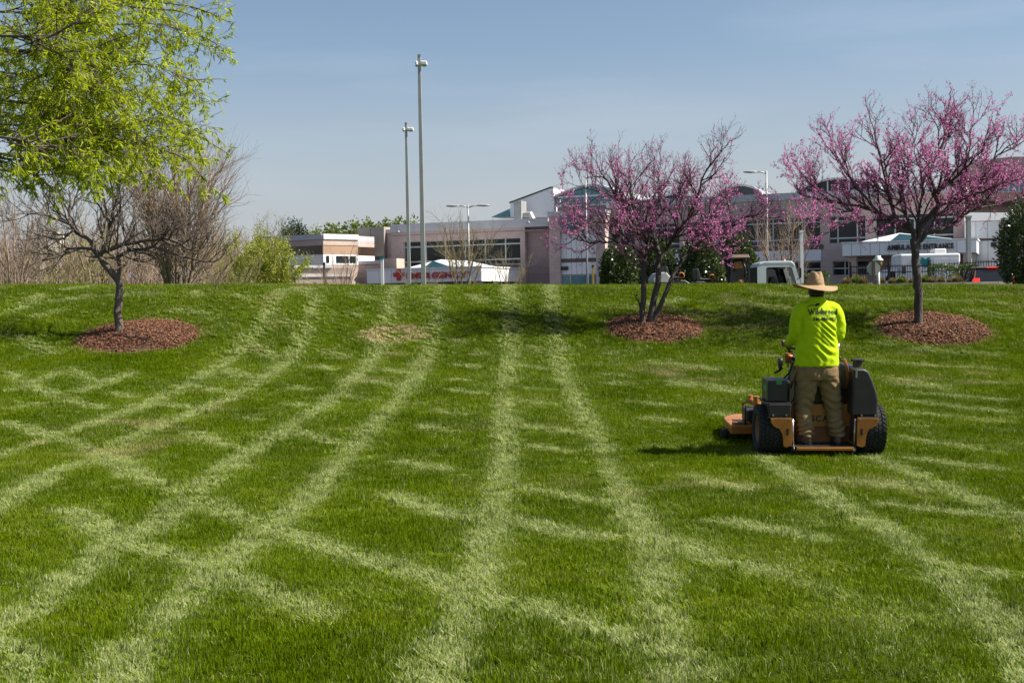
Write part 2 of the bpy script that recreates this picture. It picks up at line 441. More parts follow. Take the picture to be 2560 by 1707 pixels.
TR_B = [
 [(18,927),(91,971),(146,992),(205,1011),(274,1025)], [(0,985),(55,971),(110,949),(175,923),(219,950),(250,965)], [(165,989),(263,960),(333,928)],
 [(0,1029),(91,1011),(120,1005)], [(311,1022),(384,1007),(457,1018),(512,1029)], [(519,916),(567,923),(640,952)], [(486,960),(530,974),(585,985)],
 [(278,978),(351,1000)], [(607,832),(629,857),(695,897),(731,905)], [(680,784),(760,828)], [(475,729),(508,748)], [(585,733),(643,758)], [(737,718),(810,755)],
 [(872,729),(934,755)], [(857,780),(919,799)], [(1164,733),(1226,766)],
 [(0,1051),(73,1077),(153,1098),(263,1139),(329,1186),(408,1223),(469,1248),(612,1301),(734,1342),(816,1374),(960,1415),(1066,1449),(1168,1481),(1290,1514),(1433,1551),(1560,1600),(1700,1660),(1790,1720)],
 [(475,1077),(548,1113),(640,1131)], [(695,1069),(780,1090),(860,1113)], [(976,1147),(1147,1184)], [(1212,1196),(1392,1237),(1596,1273)],
 [(1640,1340),(1784,1402),(1926,1430),(2069,1479),(2232,1528)],
 [(163,1264),(286,1346),(388,1383),(490,1407),(539,1436),(694,1497),(857,1570)], [(943,1228),(1106,1290),(1188,1294),(1249,1298),(1392,1326),(1555,1359)],
 [(1025,1061),(1168,1090)], [(1282,1061),(1474,1090)], [(1298,1110),(1465,1139)], [(1057,1024),(1188,1041)], [(938,919),(1051,941)], [(886,949),(1022,971)],
 [(821,985),(974,1007)], [(1099,945),(1194,956)], [(1095,971),(1230,992)], [(1131,908),(1208,923)], [(1168,879),(1212,894)], [(1285,912),(1395,927)],
 [(1281,967),(1395,981)], [(1285,1000),(1413,1018)], [(1303,865),(1376,883)], [(802,868),(872,901)], [(780,912),(846,930)], [(700,963),(802,981)], [(711,1007),(791,1022)],
 [(567,1044),(676,1058)], [(1682,1182),(1824,1218),(1906,1231)], [(2028,1194),(2212,1218),(2375,1231)], [(2151,1259),(2334,1275),(2538,1296)],
 [(1763,1296),(1926,1328),(2090,1361)], [(2396,1414),(2560,1459)],
 c3((220,265),(700,330)), c3((0,340),(200,370)), c3((340,380),(600,410),(900,450)), c3((340,395),(600,425),(900,465)), c3((100,490),(470,530)), c3((170,580),(500,620)), c3((600,550),(800,590)),
 c3((240,740),(430,760)), c3((430,900),(700,960),(900,995)), c3((1100,930),(1500,950),(1900,980)), c3((1400,260),(2350,330)), c3((1530,355),(2000,430)), c3((1560,385),(2000,445)),
 c3((2000,380),(2350,410)), c3((1600,480),(2350,570)), c3((1600,545),(2350,625)), c3((1600,690),(1900,730),(2350,800)), c3((1650,800),(2000,850),(2350,895)),
 c3((1680,205),(2280,245)), c3((1500,170),(1680,185)), c3((0,230),(120,240)), c3((620,235),(1030,250)), c3((0,390),(200,410)), c3((1650,440),(2350,500)),
 [(100,760),(240,740),(420,735)], [(0,790),(60,770),(110,735)], [(150,730),(260,715)], [(0,830),(90,860),(150,890)], [(1880,735),(2100,745),(2540,760)], [(1800,760),(2000,775)], [(2380,775),(2560,800)],
 [(1430,760),(1580,770),(1720,745)], [(1120,850),(1180,860)], [(420,770),(560,800)], [(380,800),(480,815)], [(60,800),(180,770)]]
seg_a, seg_b, seg_w, seg_s, seg_e = [], [], [], [], []
for fam, wd, st in ((TR_A, .15, 1.0), (TR_B, .165, .95)):
    for pl in fam:
        P = [hit(x, y)[:2] for x, y in pl]
        for ii, (p, q) in enumerate(zip(P[:-1], P[1:])):
            seg_e.append((ii == 0 and fam is TR_B, ii == len(P)-2 and fam is TR_B)); seg_a.append(p); seg_b.append(q); seg_w.append(wd); seg_s.append(st)
seg_a = np.array(seg_a); seg_b = np.array(seg_b); seg_w = np.array(seg_w); seg_s = np.array(seg_s)

def vnoise(x, y, s, seed):
    """smooth value noise"""
    rg = np.random.default_rng(seed); T = rg.uniform(0, 1, (64, 64))
    u, v = x/s + 1000, y/s + 1000
    i, j = np.floor(u).astype(int), np.floor(v).astype(int); fu, fv = u-i, v-j
    fu = fu*fu*(3-2*fu); fv = fv*fv*(3-2*fv)
    i0, i1, j0, j1 = i % 64, (i+1) % 64, j % 64, (j+1) % 64
    return (T[i0, j0]*(1-fu)+T[i1, j0]*fu)*(1-fv)+(T[i0, j1]*(1-fu)+T[i1, j1]*fu)*fv

def track_field(x, y):
    wx = x + .07*(vnoise(x, y, .35, 3)-.5) + .05*(vnoise(x, y, .12, 4)-.5)
    wy = y + .07*(vnoise(x, y, .35, 5)-.5) + .05*(vnoise(x, y, .12, 6)-.5)
    best = np.zeros(len(x)); dirx = np.zeros(len(x)); diry = np.ones(len(x))
    for a, b, w, s, en in zip(seg_a, seg_b, seg_w, seg_s, seg_e):
        m = (wx > min(a[0], b[0])-.5) & (wx < max(a[0], b[0])+.5) & (wy > min(a[1], b[1])-.5) & (wy < max(a[1], b[1])+.5)
        k = np.nonzero(m)[0]
        if not len(k): continue
        d = b-a; L2 = max(float(d@d), 1e-6)
        t = np.clip(((wx[k]-a[0])*d[0]+(wy[k]-a[1])*d[1])/L2, 0, 1)
        dist = np.hypot(wx[k]-a[0]-t*d[0], wy[k]-a[1]-t*d[1])
        v = s*np.maximum(np.exp(-(dist/w)**2*.9), .30*np.exp(-(dist/.36)**2)); LL = math.sqrt(L2); fd = min(.3, LL*.3)
        if en[0]: v = v*np.clip(t*LL/fd, 0, 1)
        if en[1]: v = v*np.clip((1-t)*LL/fd, 0, 1)
        up = v > best[k]
        kk = k[up]; best[kk] = v[up]
        L = math.sqrt(L2); sg = 1 if d[1] < 0 else -1
        dirx[kk] = sg*d[0]/L; diry[kk] = sg*d[1]/L
    return best, dirx, diry

# grass tufts: a few prototypes, placed by the tens of thousands
def tuft_mesh(name, n, spread, hmin, hmax, width, lean, flat, seed):
    rg = np.random.default_rng(seed); V = []; Q = []; T = []
    for k in range(n):
        a = rg.uniform(0, 6.283); r = spread*math.sqrt(rg.uniform())
        bx, by = r*math.cos(a), r*math.sin(a)
        L = rg.uniform(hmin, hmax); w = width*rg.uniform(.7, 1.25)
        la = rg.uniform(0, 6.283)
        if flat: la = rg.normal(0, .55)
        le = (rg.normal(lean, .16) if flat else abs(rg.normal(0, lean)))
        le = min(max(le, 0.02), 1.42)
        dh = np.array([math.cos(la), math.sin(la), 0.]); fa = rg.uniform(0, 3.1416) if not flat else la + math.pi/2 + rg.normal(0, .5)
        side = np.array([math.cos(fa), math.sin(fa), 0.])*w*.5
        p = np.array([bx, by, -.006]); b0 = len(V); ang = le*.45
        pts = [p]
        for s_ in range(3):
            p = p + (dh*math.sin(ang) + np.array([0, 0, math.cos(ang)]))*L/3; pts.append(p); ang = min(ang + le*.42, 1.5)
        for q, ww in ((pts[0], .8), (pts[1], 1.0), (pts[2], .7)):
            V += [q-side*ww, q+side*ww]
        V.append(pts[3])
        Q += [(b0, b0+1, b0+3, b0+2), (b0+2, b0+3, b0+5, b0+4)]; T.append((b0+4, b0+5, b0+6))
    return np_mesh(name, np.array(V), [np.array(Q), np.array(T)])
def grass_material():
    m = bpy.data.materials.new('lawn_blades'); m.use_nodes = True
    n = m.node_tree.nodes; l = m.node_tree.links; b = n['Principled BSDF']; out = n['Material Output']
    b.inputs['Roughness'].default_value = .48; b.inputs['Specular IOR Level'].default_value = .04
    def att(nm):
        a = n.new('ShaderNodeAttribute'); a.attribute_type = 'INSTANCER'; a.attribute_name = nm; return a.outputs['Fac']
    gi = n.new('ShaderNodeNewGeometry')
    rp = n.new('ShaderNodeValToRGB'); e = rp.color_ramp.elements
    e[0].color = (.056, .100, .001, 1); e[1].color = (.185, .245, .004, 1); x = e.new(.5); x.color = (.110, .168, .0015, 1); x = e.new(.9); x.color = (.165, .230, .004, 1); e[-1].color = (.28, .24, .06, 1)
    ad = n.new('ShaderNodeMath'); ad.operation = 'MULTIPLY_ADD'; ad.inputs[1].default_value = .55
    l.new(gi.outputs['Random Per Island'], ad.inputs[0]); 
    mu = n.new('ShaderNodeMath'); mu.operation = 'MULTIPLY'; mu.inputs[1].default_value = .45
    l.new(att('hue'), mu.inputs[0]); l.new(mu.outputs[0], ad.inputs[2]); l.new(ad.outputs[0], rp.inputs['Fac'])
    pale = n.new('ShaderNodeValToRGB'); e = pale.color_ramp.elements  # pressed blades' pale undersides, plus the stripes' sun sheen put into colour
    e[0].color = (.19, .25, .04, 1); e[1].color = (.45, .46, .29, 1); x = e.new(.5); x.color = (.28, .33, .11, 1)
    l.new(gi.outputs['Random Per Island'], pale.inputs['Fac'])
    f1 = n.new('ShaderNodeMath'); f1.operation = 'MULTIPLY'; f1.inputs[1].default_value = 7.31; l.new(gi.outputs['Random Per Island'], f1.inputs[0])
    f2 = n.new('ShaderNodeMath'); f2.operation = 'FRACT'; l.new(f1.outputs[0], f2.inputs[0])
    f3 = n.new('ShaderNodeMath'); f3.operation = 'MULTIPLY_ADD'; f3.inputs[1].default_value = 1.3; f3.inputs[2].default_value = .04; l.new(att('track_sheen'), f3.inputs[0])
    f4 = n.new('ShaderNodeMath'); f4.operation = 'SUBTRACT'; l.new(f3.outputs[0], f4.inputs[0]); l.new(f2.outputs[0], f4.inputs[1])
    f5 = n.new('ShaderNodeMath'); f5.operation = 'MULTIPLY'; f5.use_clamp = True; f5.inputs[1].default_value = 1.8; l.new(f4.outputs[0], f5.inputs[0])
    m1 = n.new('ShaderNodeMix'); m1.data_type = 'RGBA'; l.new(f5.outputs[0], m1.inputs[0]); l.new(rp.outputs['Color'], m1.inputs[6]); l.new(pale.outputs['Color'], m1.inputs[7])
    dry = n.new('ShaderNodeValToRGB'); e = dry.color_ramp.elements; e[0].color = (.32, .25, .11, 1); e[1].color = (.62, .51, .30, 1)
    l.new(gi.outputs['Random Per Island'], dry.inputs['Fac'])
    m2 = n.new('ShaderNodeMix'); m2.data_type = 'RGBA'; l.new(att('dry'), m2.inputs[0]); l.new(m1.outputs[2], m2.inputs[6]); l.new(dry.outputs['Color'], m2.inputs[7])
    l.new(m2.outputs[2], b.inputs['Base Color'])
    t = n.new('ShaderNodeBsdfTranslucent'); mx = n.new('ShaderNodeMixShader'); mx.inputs[0].default_value = .32
    l.new(m2.outputs[2], t.inputs['Color']); l.new(b.outputs[0], mx.inputs[1]); l.new(t.outputs[0], mx.inputs[2]); l.new(mx.outputs[0], out.inputs['Surface'])
    return m
M['blade'] = grass_material()
PROTO = []
for k in range(4): PROTO.append(tuft_mesh('grass_tuft', 34, .065, .020, .058, .0042, .45, False, 40+k))
for k in range(4): PROTO.append(tuft_mesh('grass_tuft', 34, .065, .030, .060, .0046, 1.10, True, 50+k))
for k in range(2): PROTO.append(tuft_mesh('grass_tuft', 16, .035, .05, .095, .0060, .55, False, 56+k))
for k in range(2): PROTO.append(tuft_mesh('grass_tuft', 9, .07, .03, .06, .0045, 1.40, True, 58+k))
proto_objs = []
for me in PROTO:
    me.materials.append(M['blade']); proto_objs.append(bpy.data.objects.new('grass_tuft', me))

def lawn_points():
    rg = np.random.default_rng(11); X = []; Y = []; S = []
    for y0, y1, dens, sc in ((3.6, 6.5, 460, .95), (6.5, 9.5, 400, 1.0), (9.5, 13.5, 310, 1.1), (13.5, 18, 230, 1.25), (18, 23, 190, 1.4), (23, 31.2, 150, 1.55)):
        hw = .4*y1*1.12+1.0
        n = int(dens*(y1-y0)*2*hw)
        X.append(rg.uniform(-hw, hw, n)); Y.append(rg.uniform(y0, y1, n)); S.append(np.full(n, sc)*rg.uniform(.8, 1.2, n))
    x, y, s = map(np.concatenate, (X, Y, S))
    keep = np.abs(x) < .4*y*1.14+.8
    for b in beds:
        rr = np.hypot(x-b['x'], y-b['y'])/b['r']; keep &= (rr > .93 + .14*(vnoise(x, y, .2, 9)-.2)) | (rng_keep(rg, len(x)) & (rr > .72))
    x, y, s = x[keep], y[keep], s[keep]
    tr, dx, dy = track_field(x, y)
    pr = np.hypot((x-patch[0])/patch_r[0], (y-patch[1])/patch_r[1]) + .25*(vnoise(x, y, .25, 12)-.5)
    dry = np.clip((1.05-pr)*6, 0, 1)*np.clip(.5+1.1*vnoise(x, y, .28, 13), 0, 1)
    sp = hit(97, 1111); dry = np.maximum(dry, np.clip((.17-np.hypot((x-sp[0])*.9, y-sp[1]))*9, 0, 1))
    dry = np.maximum(dry, .55*np.clip(vnoise(x, y, .5, 31)*vnoise(x, y, 2.3, 32)*2.2-1.0, 0, 1))
    for b in beds:
        rr = np.hypot(x-b['x'], y-b['y'])/b['r']; dry = np.maximum(dry, np.clip((1.13-rr)*5, 0, 1)*.5*vnoise(x, y, .2, 33))
    brk = .25+.95*vnoise(x, y, .4, 21)+.75*(vnoise(x, y, 1.6, 22)-.35)
    tr = np.clip(tr*np.clip(brk+.25, .35, 1.25)*(1.22+.45*np.clip((y-19)/4, 0, 1)), 0, 1)*rg.uniform(.5, 1.05, len(x))
    tr = np.maximum(tr, .75*np.clip(vnoise(x, y, .45, 24)*1.1+vnoise(x, y, 2.2, 25)*.9-.85, 0, 1)*rg.uniform(.2, 1, len(x)))
    tr = np.maximum(tr, .5*(vnoise(x, y, .16, 35) > .66)*rg.uniform(0, 1, len(x)))
    # softer, broader pale areas on the bank, in the same sheen colour
    tr = np.maximum(tr, np.clip((y-23.5)/3, 0, 1)*.42*vnoise(x, y, .9, 26)*vnoise(x, y*1.0, 2.2, 27)*1.6)
    flat = rg.uniform(0, 1, len(x)) < tr*.95
    hue = np.clip(-.42+1.2*vnoise(x, y, .85, 28)+.65*vnoise(x, y, .25, 29), 0, 1)
    idx = np.where(flat, 4, 0) + rg.integers(0, 4, len(x))
    rr_ = rg.uniform(0, 1, len(x)); wild = rr_ < .05*np.clip(vnoise(x, y, .35, 41)*2.2-.7, 0, 1)+.004
    clip_ = (rr_ > .94) & (vnoise(x, y, .9, 42) > .35)
    idx = np.where(wild, 8+(rg.integers(0, 2, len(x))), idx); idx = np.where(clip_, 10+(rg.integers(0, 2, len(x))), idx)
    dry = np.where(clip_, np.maximum(dry, rg.uniform(.2, .9, len(x))), dry)
    yaw = np.where(flat, np.arctan2(dy, dx) + math.pi + rg.normal(0, .45, len(x)), rg.uniform(0, 6.283, len(x)))
    z = ground_z(x, y)
    s = s*np.where(pr < 1.0, .8, 1.0)
    eps = .05
    gxn = (ground_z(x+eps, y)-ground_z(x-eps, y))/(2*eps); gyn = (ground_z(x, y+eps)-ground_z(x, y-eps))/(2*eps)
    hgt = rg.uniform(.75, 1.15, len(x))*(.75+.35*vnoise(x, y, .6, 30))
    return x, y, z, s, hgt, yaw, idx, tr, dry, hue, gxn, gyn
def rng_keep(rg, n): return rg.uniform(0, 1, n) < .05
x, y, z, s, hgt, yaw, idx, tr, dry, hue, gxn, gyn = lawn_points()
NT = len(x)
pm = bpy.data.meshes.new('lawn_grass'); pm.vertices.add(NT); pm.vertices.foreach_set('co', np.stack([x, y, z], 1).astype(np.float32).ravel())
def fattr(nm, v, ty='FLOAT'):
    a = pm.attributes.new(nm, ty, 'POINT')
    a.data.foreach_set('vector' if ty == 'FLOAT_VECTOR' else 'value', np.ascontiguousarray(v, dtype=np.int32 if ty == 'INT' else np.float32).ravel())
fattr('track_sheen', tr); fattr('dry', dry); fattr('hue', hue); fattr('pick', idx, 'INT')
fattr('rot', np.stack([np.arctan(gyn), -np.arctan(gxn), yaw], 1), 'FLOAT_VECTOR')
fattr('scl', np.stack([s, s, (.55+.45*s)*hgt], 1), 'FLOAT_VECTOR')
lawn = bpy.data.objects.new('lawn_grass', pm); link(lawn); tag(lawn, 'short striped green lawn grass over the whole slope', 'grass', kind='stuff')
ng = bpy.data.node_groups.new('lawn_grass', 'GeometryNodeTree')
ng.interface.new_socket('Geometry', in_out='INPUT', socket_type='NodeSocketGeometry'); ng.interface.new_socket('Geometry', in_out='OUTPUT', socket_type='NodeSocketGeometry')
gn = ng.nodes; gl = ng.links
gi = gn.new('NodeGroupInput'); go = gn.new('NodeGroupOutput')
m2p = gn.new('GeometryNodeMeshToPoints'); iop = gn.new('GeometryNodeInstanceOnPoints')
gtg = gn.new('GeometryNodeGeometryToInstance')
for o in reversed(proto_objs):
    oi = gn.new('GeometryNodeObjectInfo'); oi.inputs['Object'].default_value = o; oi.inputs['As Instance'].default_value = True
    gl.new(oi.outputs['Geometry'], gtg.inputs[0])
def nattr(nm, ty):
    a = gn.new('GeometryNodeInputNamedAttribute'); a.data_type = ty; a.inputs[0].default_value = nm; return a.outputs['Attribute']
e2r = gn.new('FunctionNodeEulerToRotation')
gl.new(nattr('rot', 'FLOAT_VECTOR'), e2r.inputs[0])
gl.new(gi.outputs[0], m2p.inputs[0]); gl.new(m2p.outputs[0], iop.inputs['Points'])
gl.new(gtg.outputs[0], iop.inputs['Instance']); iop.inputs['Pick Instance'].default_value = True
gl.new(nattr('pick', 'INT'), iop.inputs['Instance Index']); gl.new(e2r.outputs[0], iop.inputs['Rotation']); gl.new(nattr('scl', 'FLOAT_VECTOR'), iop.inputs['Scale'])
gl.new(iop.outputs[0], go.inputs[0])
md = lawn.modifiers.new('tufts', 'NODES'); md.node_group = ng
# ------------------------------------------------------------------ buildings
def text_mesh(s, size, extrude=0.0, bold=0.0, align='LEFT', shear=0.0):
    cu = bpy.data.curves.new('lettering', 'FONT'); cu.body = s; cu.size = size; cu.extrude = extrude; cu.offset = bold; cu.align_x = align; cu.shear = shear
    cu.resolution_u = 3
    o = bpy.data.objects.new('lettering', cu); COL.objects.link(o)
    bpy.context.view_layer.update()
    dg = bpy.context.evaluated_depsgraph_get()
    me = bpy.data.meshes.new_from_object(o.evaluated_get(dg))
    bpy.data.objects.remove(o); bpy.data.curves.remove(cu)
    me.materials.clear()
    return me
def letters(s, height, extrude, bold=0.0):
    """list of (letter mesh, x offset, width), letters apart; cap height about `height`"""
    size = height/0.70; out = []; x = 0.0
    for ch in s:
        if ch == ' ': x += size*.32; continue
        me = text_mesh(ch, size, extrude, bold)
        co = np.zeros(len(me.vertices)*3, np.float32); me.vertices.foreach_get('co', co); co = co.reshape(-1, 3)
        w = float(co[:, 0].max()-co[:, 0].min()); co[:, 0] -= co[:, 0].min(); me.vertices.foreach_set('co', co.ravel()); me.update()
        out.append((me, x, w)); x += w + size*.09
    return out, x

TH = R_(-22.0)
P0 = at(980, 700, 90.0); P0 = np.array([P0[0], P0[1], 1.05])
BX = np.array([math.cos(TH), math.sin(TH), 0]); BY = np.array([-math.sin(TH), math.cos(TH), 0])
class Frame:
    """a facade frame: x along the wall, y into the building, z up; picks wall points by picture position"""
    def __init__(s, origin, th):
        s.o = np.array(origin, float); s.th = th
        s.bx = np.array([math.cos(th), math.sin(th), 0]); s.by = np.array([-math.sin(th), math.cos(th), 0])
    def uz(s, px, py, off=0.0):
        r = ray(px, py); c = np.array([0, 0, CAM_Z])
        t = ((s.o + s.by*off - c) @ s.by)/(r @ s.by)
        p = c + r*t - s.o
        return float(p @ s.bx), float(p[2])
    def u(s, px, off=0.0): return s.uz(px, 690, off)[0]
    def z(s, px, py, off=0.0): return s.uz(px, py, off)[1]
    def root(s, name, label, cat):
        return empty(name, tuple(s.o), s.th, label, cat)

def wall(mb, u0, u1, z0, z1, y0, y1, holes=()):
    us = sorted({u0, u1, *[h for a in holes for h in a[:2] if u0 < h < u1]}); zs = sorted({z0, z1, *[h for a in holes for h in a[2:4] if z0 < h < z1]})
    for i in range(len(us)-1):
        for j in range(len(zs)-1):
            cu, cz = (us[i]+us[i+1])/2, (zs[j]+zs[j+1])/2
            if any(a[0] < cu < a[1] and a[2] < cz < a[3] for a in holes): continue
            mb.box(us[i], us[i+1], y0, y1, zs[j], zs[j+1])
def window(root, u0, u1, z0, z1, y, cols, rows, glass=None, fw=.07, name='window'):
    """a recessed window: frame with bars, and one pane for each opening"""
    glass = glass or M['glass']
    if isinstance(cols, int): cols = [i/cols for i in range(cols+1)]
    if isinstance(rows, int): rows = [i/rows for i in range(rows+1)]
    us = [u0+(u1-u0)*c for c in cols]; zs = [z0+(z1-z0)*r for r in rows]
    f = MB()
    for k, q in enumerate(us):
        f.box(max(q-fw/2, u0), min(q+fw/2, u1), y-.05, y+.05, z0, z1)
    for k, q in enumerate(zs):
        for a, b in zip(us[:-1], us[1:]):
            f.box(a+fw/2, b-fw/2, y-.046, y+.046, max(q-fw/2, z0), min(q+fw/2, z1))
    w = f.build(name, M['frame'], root)
    for a, b in zip(us[:-1], us[1:]):
        for c, d in zip(zs[:-1], zs[1:]):
            MB().box(a+fw*.3, b-fw*.3, y-.012, y+.012, c+fw*.3, d-fw*.3).build('pane', glass, w)
    return w
def panels(root, u0, u1, z0, z1, y, nu, nz, m, gap=.025, th=.06, name='panel'):
    for i in range(nu):
        for j in range(nz):
            MB().box(u0+(u1-u0)*i/nu+gap/2, u0+(u1-u0)*(i+1)/nu-gap/2, y-th, y, z0+(z1-z0)*j/nz+gap/2, z0+(z1-z0)*(j+1)/nz-gap/2).build(name, m, root)

HF = Frame(P0, TH)
hosp = HF.root('hospital_building', 'long pink brick hospital with dark windows behind the lawn', 'building')
# left brick block
uL, uR = HF.u(980), HF.u(1373)
zr = HF.z(1180, 553)
wz1, wz0 = HF.z(1156, 599), HF.z(1156, 664)
wu0, wu1 = HF.u(1010), HF.u(1302)
gz1, gz0 = HF.z(1250, 689), .55
gu0, gu1 = HF.u(1180), HF.u(1302)
hl = [(wu0, wu1, wz0, wz1), (gu0, gu1, gz0, gz1)]
mb = MB(); ud = HF.u(1302)+.35
wall(mb, uL, ud, 0, zr-.55, 0, .45, hl); mb.box(uL, ud, .45, 18, 0, .3); mb.box(uL, uL+.4, .45, 18, .3, zr-.55); mb.build('wall', M['brick'], hosp)
mb = MB(); wall(mb, ud, uR, 0, zr-.55, .35, .8); mb.build('recessed_wall', M['brick_dark'], hosp)  # same wall as the block; the recess shade is put into its colour
MB().box(uL-.04, uR, -.06, 18, zr-.55, zr).build('parapet', M['trim'], hosp)
MB().box(uL+.45, uR, .9, 1.0, .4, zr-.6).build('interior_wall', M['black'], hosp)
MB().box(uL, uR, -.012, .3, HF.z(1180, 582)-.04, HF.z(1180, 582)+.04).build('joint_course', M['brick_dark'], hosp)
window(hosp, wu0, wu1, wz0, wz1, .22, [0, .19, .36, .53, .70, .87, 1], [0, .2, .78, 1], fw=.09)
window(hosp, gu0, gu1, gz0, gz1, .22, 4, 2)
panels(hosp, HF.u(1205), wu1+.02, gz1+.05, wz0-.25, -.004, 5, 1, M['panel'])
MB().box(HF.u(1205), wu1+.02, -.02, .0, wz0-.24, wz0-.03).build('brown_band', M['brown_band'], hosp)
for px, py in ((1000, 577), (1325, 554)):
    u, z = HF.uz(px, py); MB().tube([(u, -.02, z), (u, -.22, z-.02), (u, -.25, z-.12)], [.05, .05, .11], 8).build('wall_lamp', M['galv'], hosp)
# pier with the round sign
off = -1.4
pu0, pu1 = HF.u(1374, off), HF.u(1514, off)
pz = HF.z(1440, 527, off); pzt = HF.z(1440, 540, off)
a0, a1 = HF.u(1401, off), HF.u(1491, off)
q = lambda py: HF.z(1445, py, off)
mb = MB(); wall(mb, pu0, pu1, 0, pzt, off, off+.4, [(a0, a1, .2, q(578))]); mb.box(pu0, pu0+.4, off+.4, .8, 0, pzt); mb.box(pu1-.4, pu1, off+.4, .8, 0, pzt)
mb.build('pier', M['brick'], hosp)
MB().box(pu0-.05, pu1+.05, off-.06, .9, pzt, pz).build('parapet', M['trim'], hosp)
panels(hosp, a0, a1, q(646), q(578), off+.3, 7, 1, M['panel'])
MB().box(a0, a1, off+.2, off+.34, q(655), q(646)).build('brown_band', M['brown_band'], hosp)
panels(hosp, a0, a1, q(686), q(655), off+.3, 7, 1, M['panel'])
window(hosp, a0, a1, .5, q(687), off+.26, [0, .25, .75, 1], [0, .5, 1], M['teal_glass'])
MB().box(a0+.02, a1-.02, off+.31, off+.4, .1, q(578)).build('backing', M['black'], hosp)
u, z = HF.uz(1412, 671, off+.25); MB().box(u-.25, u+.25, off+.12, off+.24, z-.12, z+.12).build('wall_lamp', M['black'], hosp)
# round leaf sign
su, sz = HF.uz(1422, 556, off); sr = .60
sign = empty('round_sign', tuple(np.array(P0)+BX*su+BY*(off-.03)+np.array([0, 0, sz])), TH, 'round teal leaf emblem mounted high on the brick pier', 'sign')
def leaf_poly(cx, cz, w, h, lean, n=9):
    P = []
    for k in range(n+1): t = k/n; P.append((cx + lean*t + w*math.sin(math.pi*t)**.8, cz + h*t))
    for k in range(n-1, 0, -1): t = k/n; P.append((cx + lean*t - w*math.sin(math.pi*t)**.8, cz + h*t))
    return P
bowl = [(sr*math.cos(a), sr*math.sin(a)) for a in np.linspace(R_(152), R_(388), 26)] + [(.30*sr, .38*sr), (0, .02*sr), (-.30*sr, .38*sr)]
MB().prism(bowl, -.12, 0).build('bowl', M['teal'], sign)
MB().prism(leaf_poly(0, .22*sr, .24*sr, .75*sr, 0), -.12, 0).build('leaf', M['teal'], sign)
for k, (cz, sg) in enumerate(((-.15, 1), (-.4, 1), (-.15, -1), (-.4, -1))):
    pts = [(sg*t*sr*.86*(1-.12*k % 2), -.125, cz*sr+.28*sr*t**1.5) for t in np.linspace(.06, 1, 8)]
    MB().tube(pts, .028, 6).build('vein', M['white'], sign)
# white raked roof screen and glazed roof lights behind the parapet
yb = 5.0
def up(px, py, o): return HF.uz(px, py, o)
P = [up(1276, 543, yb), up(1276, 508, yb), up(1378, 470, yb), up(1384, 470, yb), up(1384, 543, yb)]
MB().prism(P, yb, yb+3).build('raked_screen', M['panel'], hosp)
MB().tube([(P[1][0]-.06, yb-.05, P[1][1]+.03), (P[2][0], yb-.05, P[2][1]+.04), (P[3][0], yb-.05, P[3][1]+.04)], .06, 6).build('screen_coping', M['roof_dark'], hosp)
P = [up(1228, 543, yb+1), up(1274, 522, yb+1), up(1274, 543, yb+1)]
MB().prism(P, yb+1, yb+3).build('roof_light', M['teal_glass'], hosp)
u0, z0 = up(1290, 540, yb-1.2); u1, z1 = up(1308, 503, yb-1.2); MB().box(u0, u1, yb-1.6, yb-.6, z0-.3, z1).build('roof_unit', M['galv'], hosp)
MB().tube([(u1-.2, yb-1.1, z1-1.0), (u1+.5, yb-1.1, z1-1.0), (u1+.6, yb-1.1, z0-.3)], .28, 10).build('roof_duct', M['galv'], hosp)
# glazed curved roof
yb = 3.0
gl0 = up(1388, 526, yb); gl1 = up(1560, 526, yb); cu = []
for px, py in ((1388, 497), (1400, 490), (1430, 478), (1455, 470), (1480, 466), (1505, 468), (1530, 476), (1560, 490)): cu.append(up(px, py, yb))
for i in range(len(cu)-1):
    (ua, za), (ub, zb) = cu[i], cu[i+1]
    zm0, zm1 = up(1450, 526, yb)[1], up(1450, 514, yb)[1]; zmid = up(1450, 491, yb)[1]
    for lo, hi0, hi1 in ((zm1+.03, min(zmid-.04, za-.03), min(zmid-.04, zb-.03)), (zmid+.04, za-.02, zb-.02)):
        if hi0 > lo or hi1 > lo:
            MB().prism([(ua+.03, lo), (ub-.03, lo), (ub-.03, max(hi1, lo+.02)), (ua+.03, max(hi0, lo+.02))], yb, yb+.08).build('pane', M['teal_glass'], hosp)
ub_ = cu[-1][0]
for zz in (zm1, zmid): MB().box(cu[0][0]-.1, ub_, yb-.06, yb+.1, zz-.05, zz+.05).build('glazing_bar', M['white'], hosp)
MB().box(cu[0][0]-.35, cu[0][0]-.05, yb-.1, yb+.3, zm0-.6, cu[0][1]+.1).build('glazing_post', M['white'], hosp)
MB().prism([(a, b) for a, b in cu] + [(a, b+.14) for a, b in reversed(cu)], yb-.4, yb+9).build('curved_roof', M['trim'], hosp)
MB().box(cu[0][0], ub_, yb+.4, yb+8, zm0-1, zm1+.1).build('roof_base', M['trim'], hosp)
u0, z0 = up(1455, 500, yb-.5); u1, z1 = up(1462, 462, yb-.5)
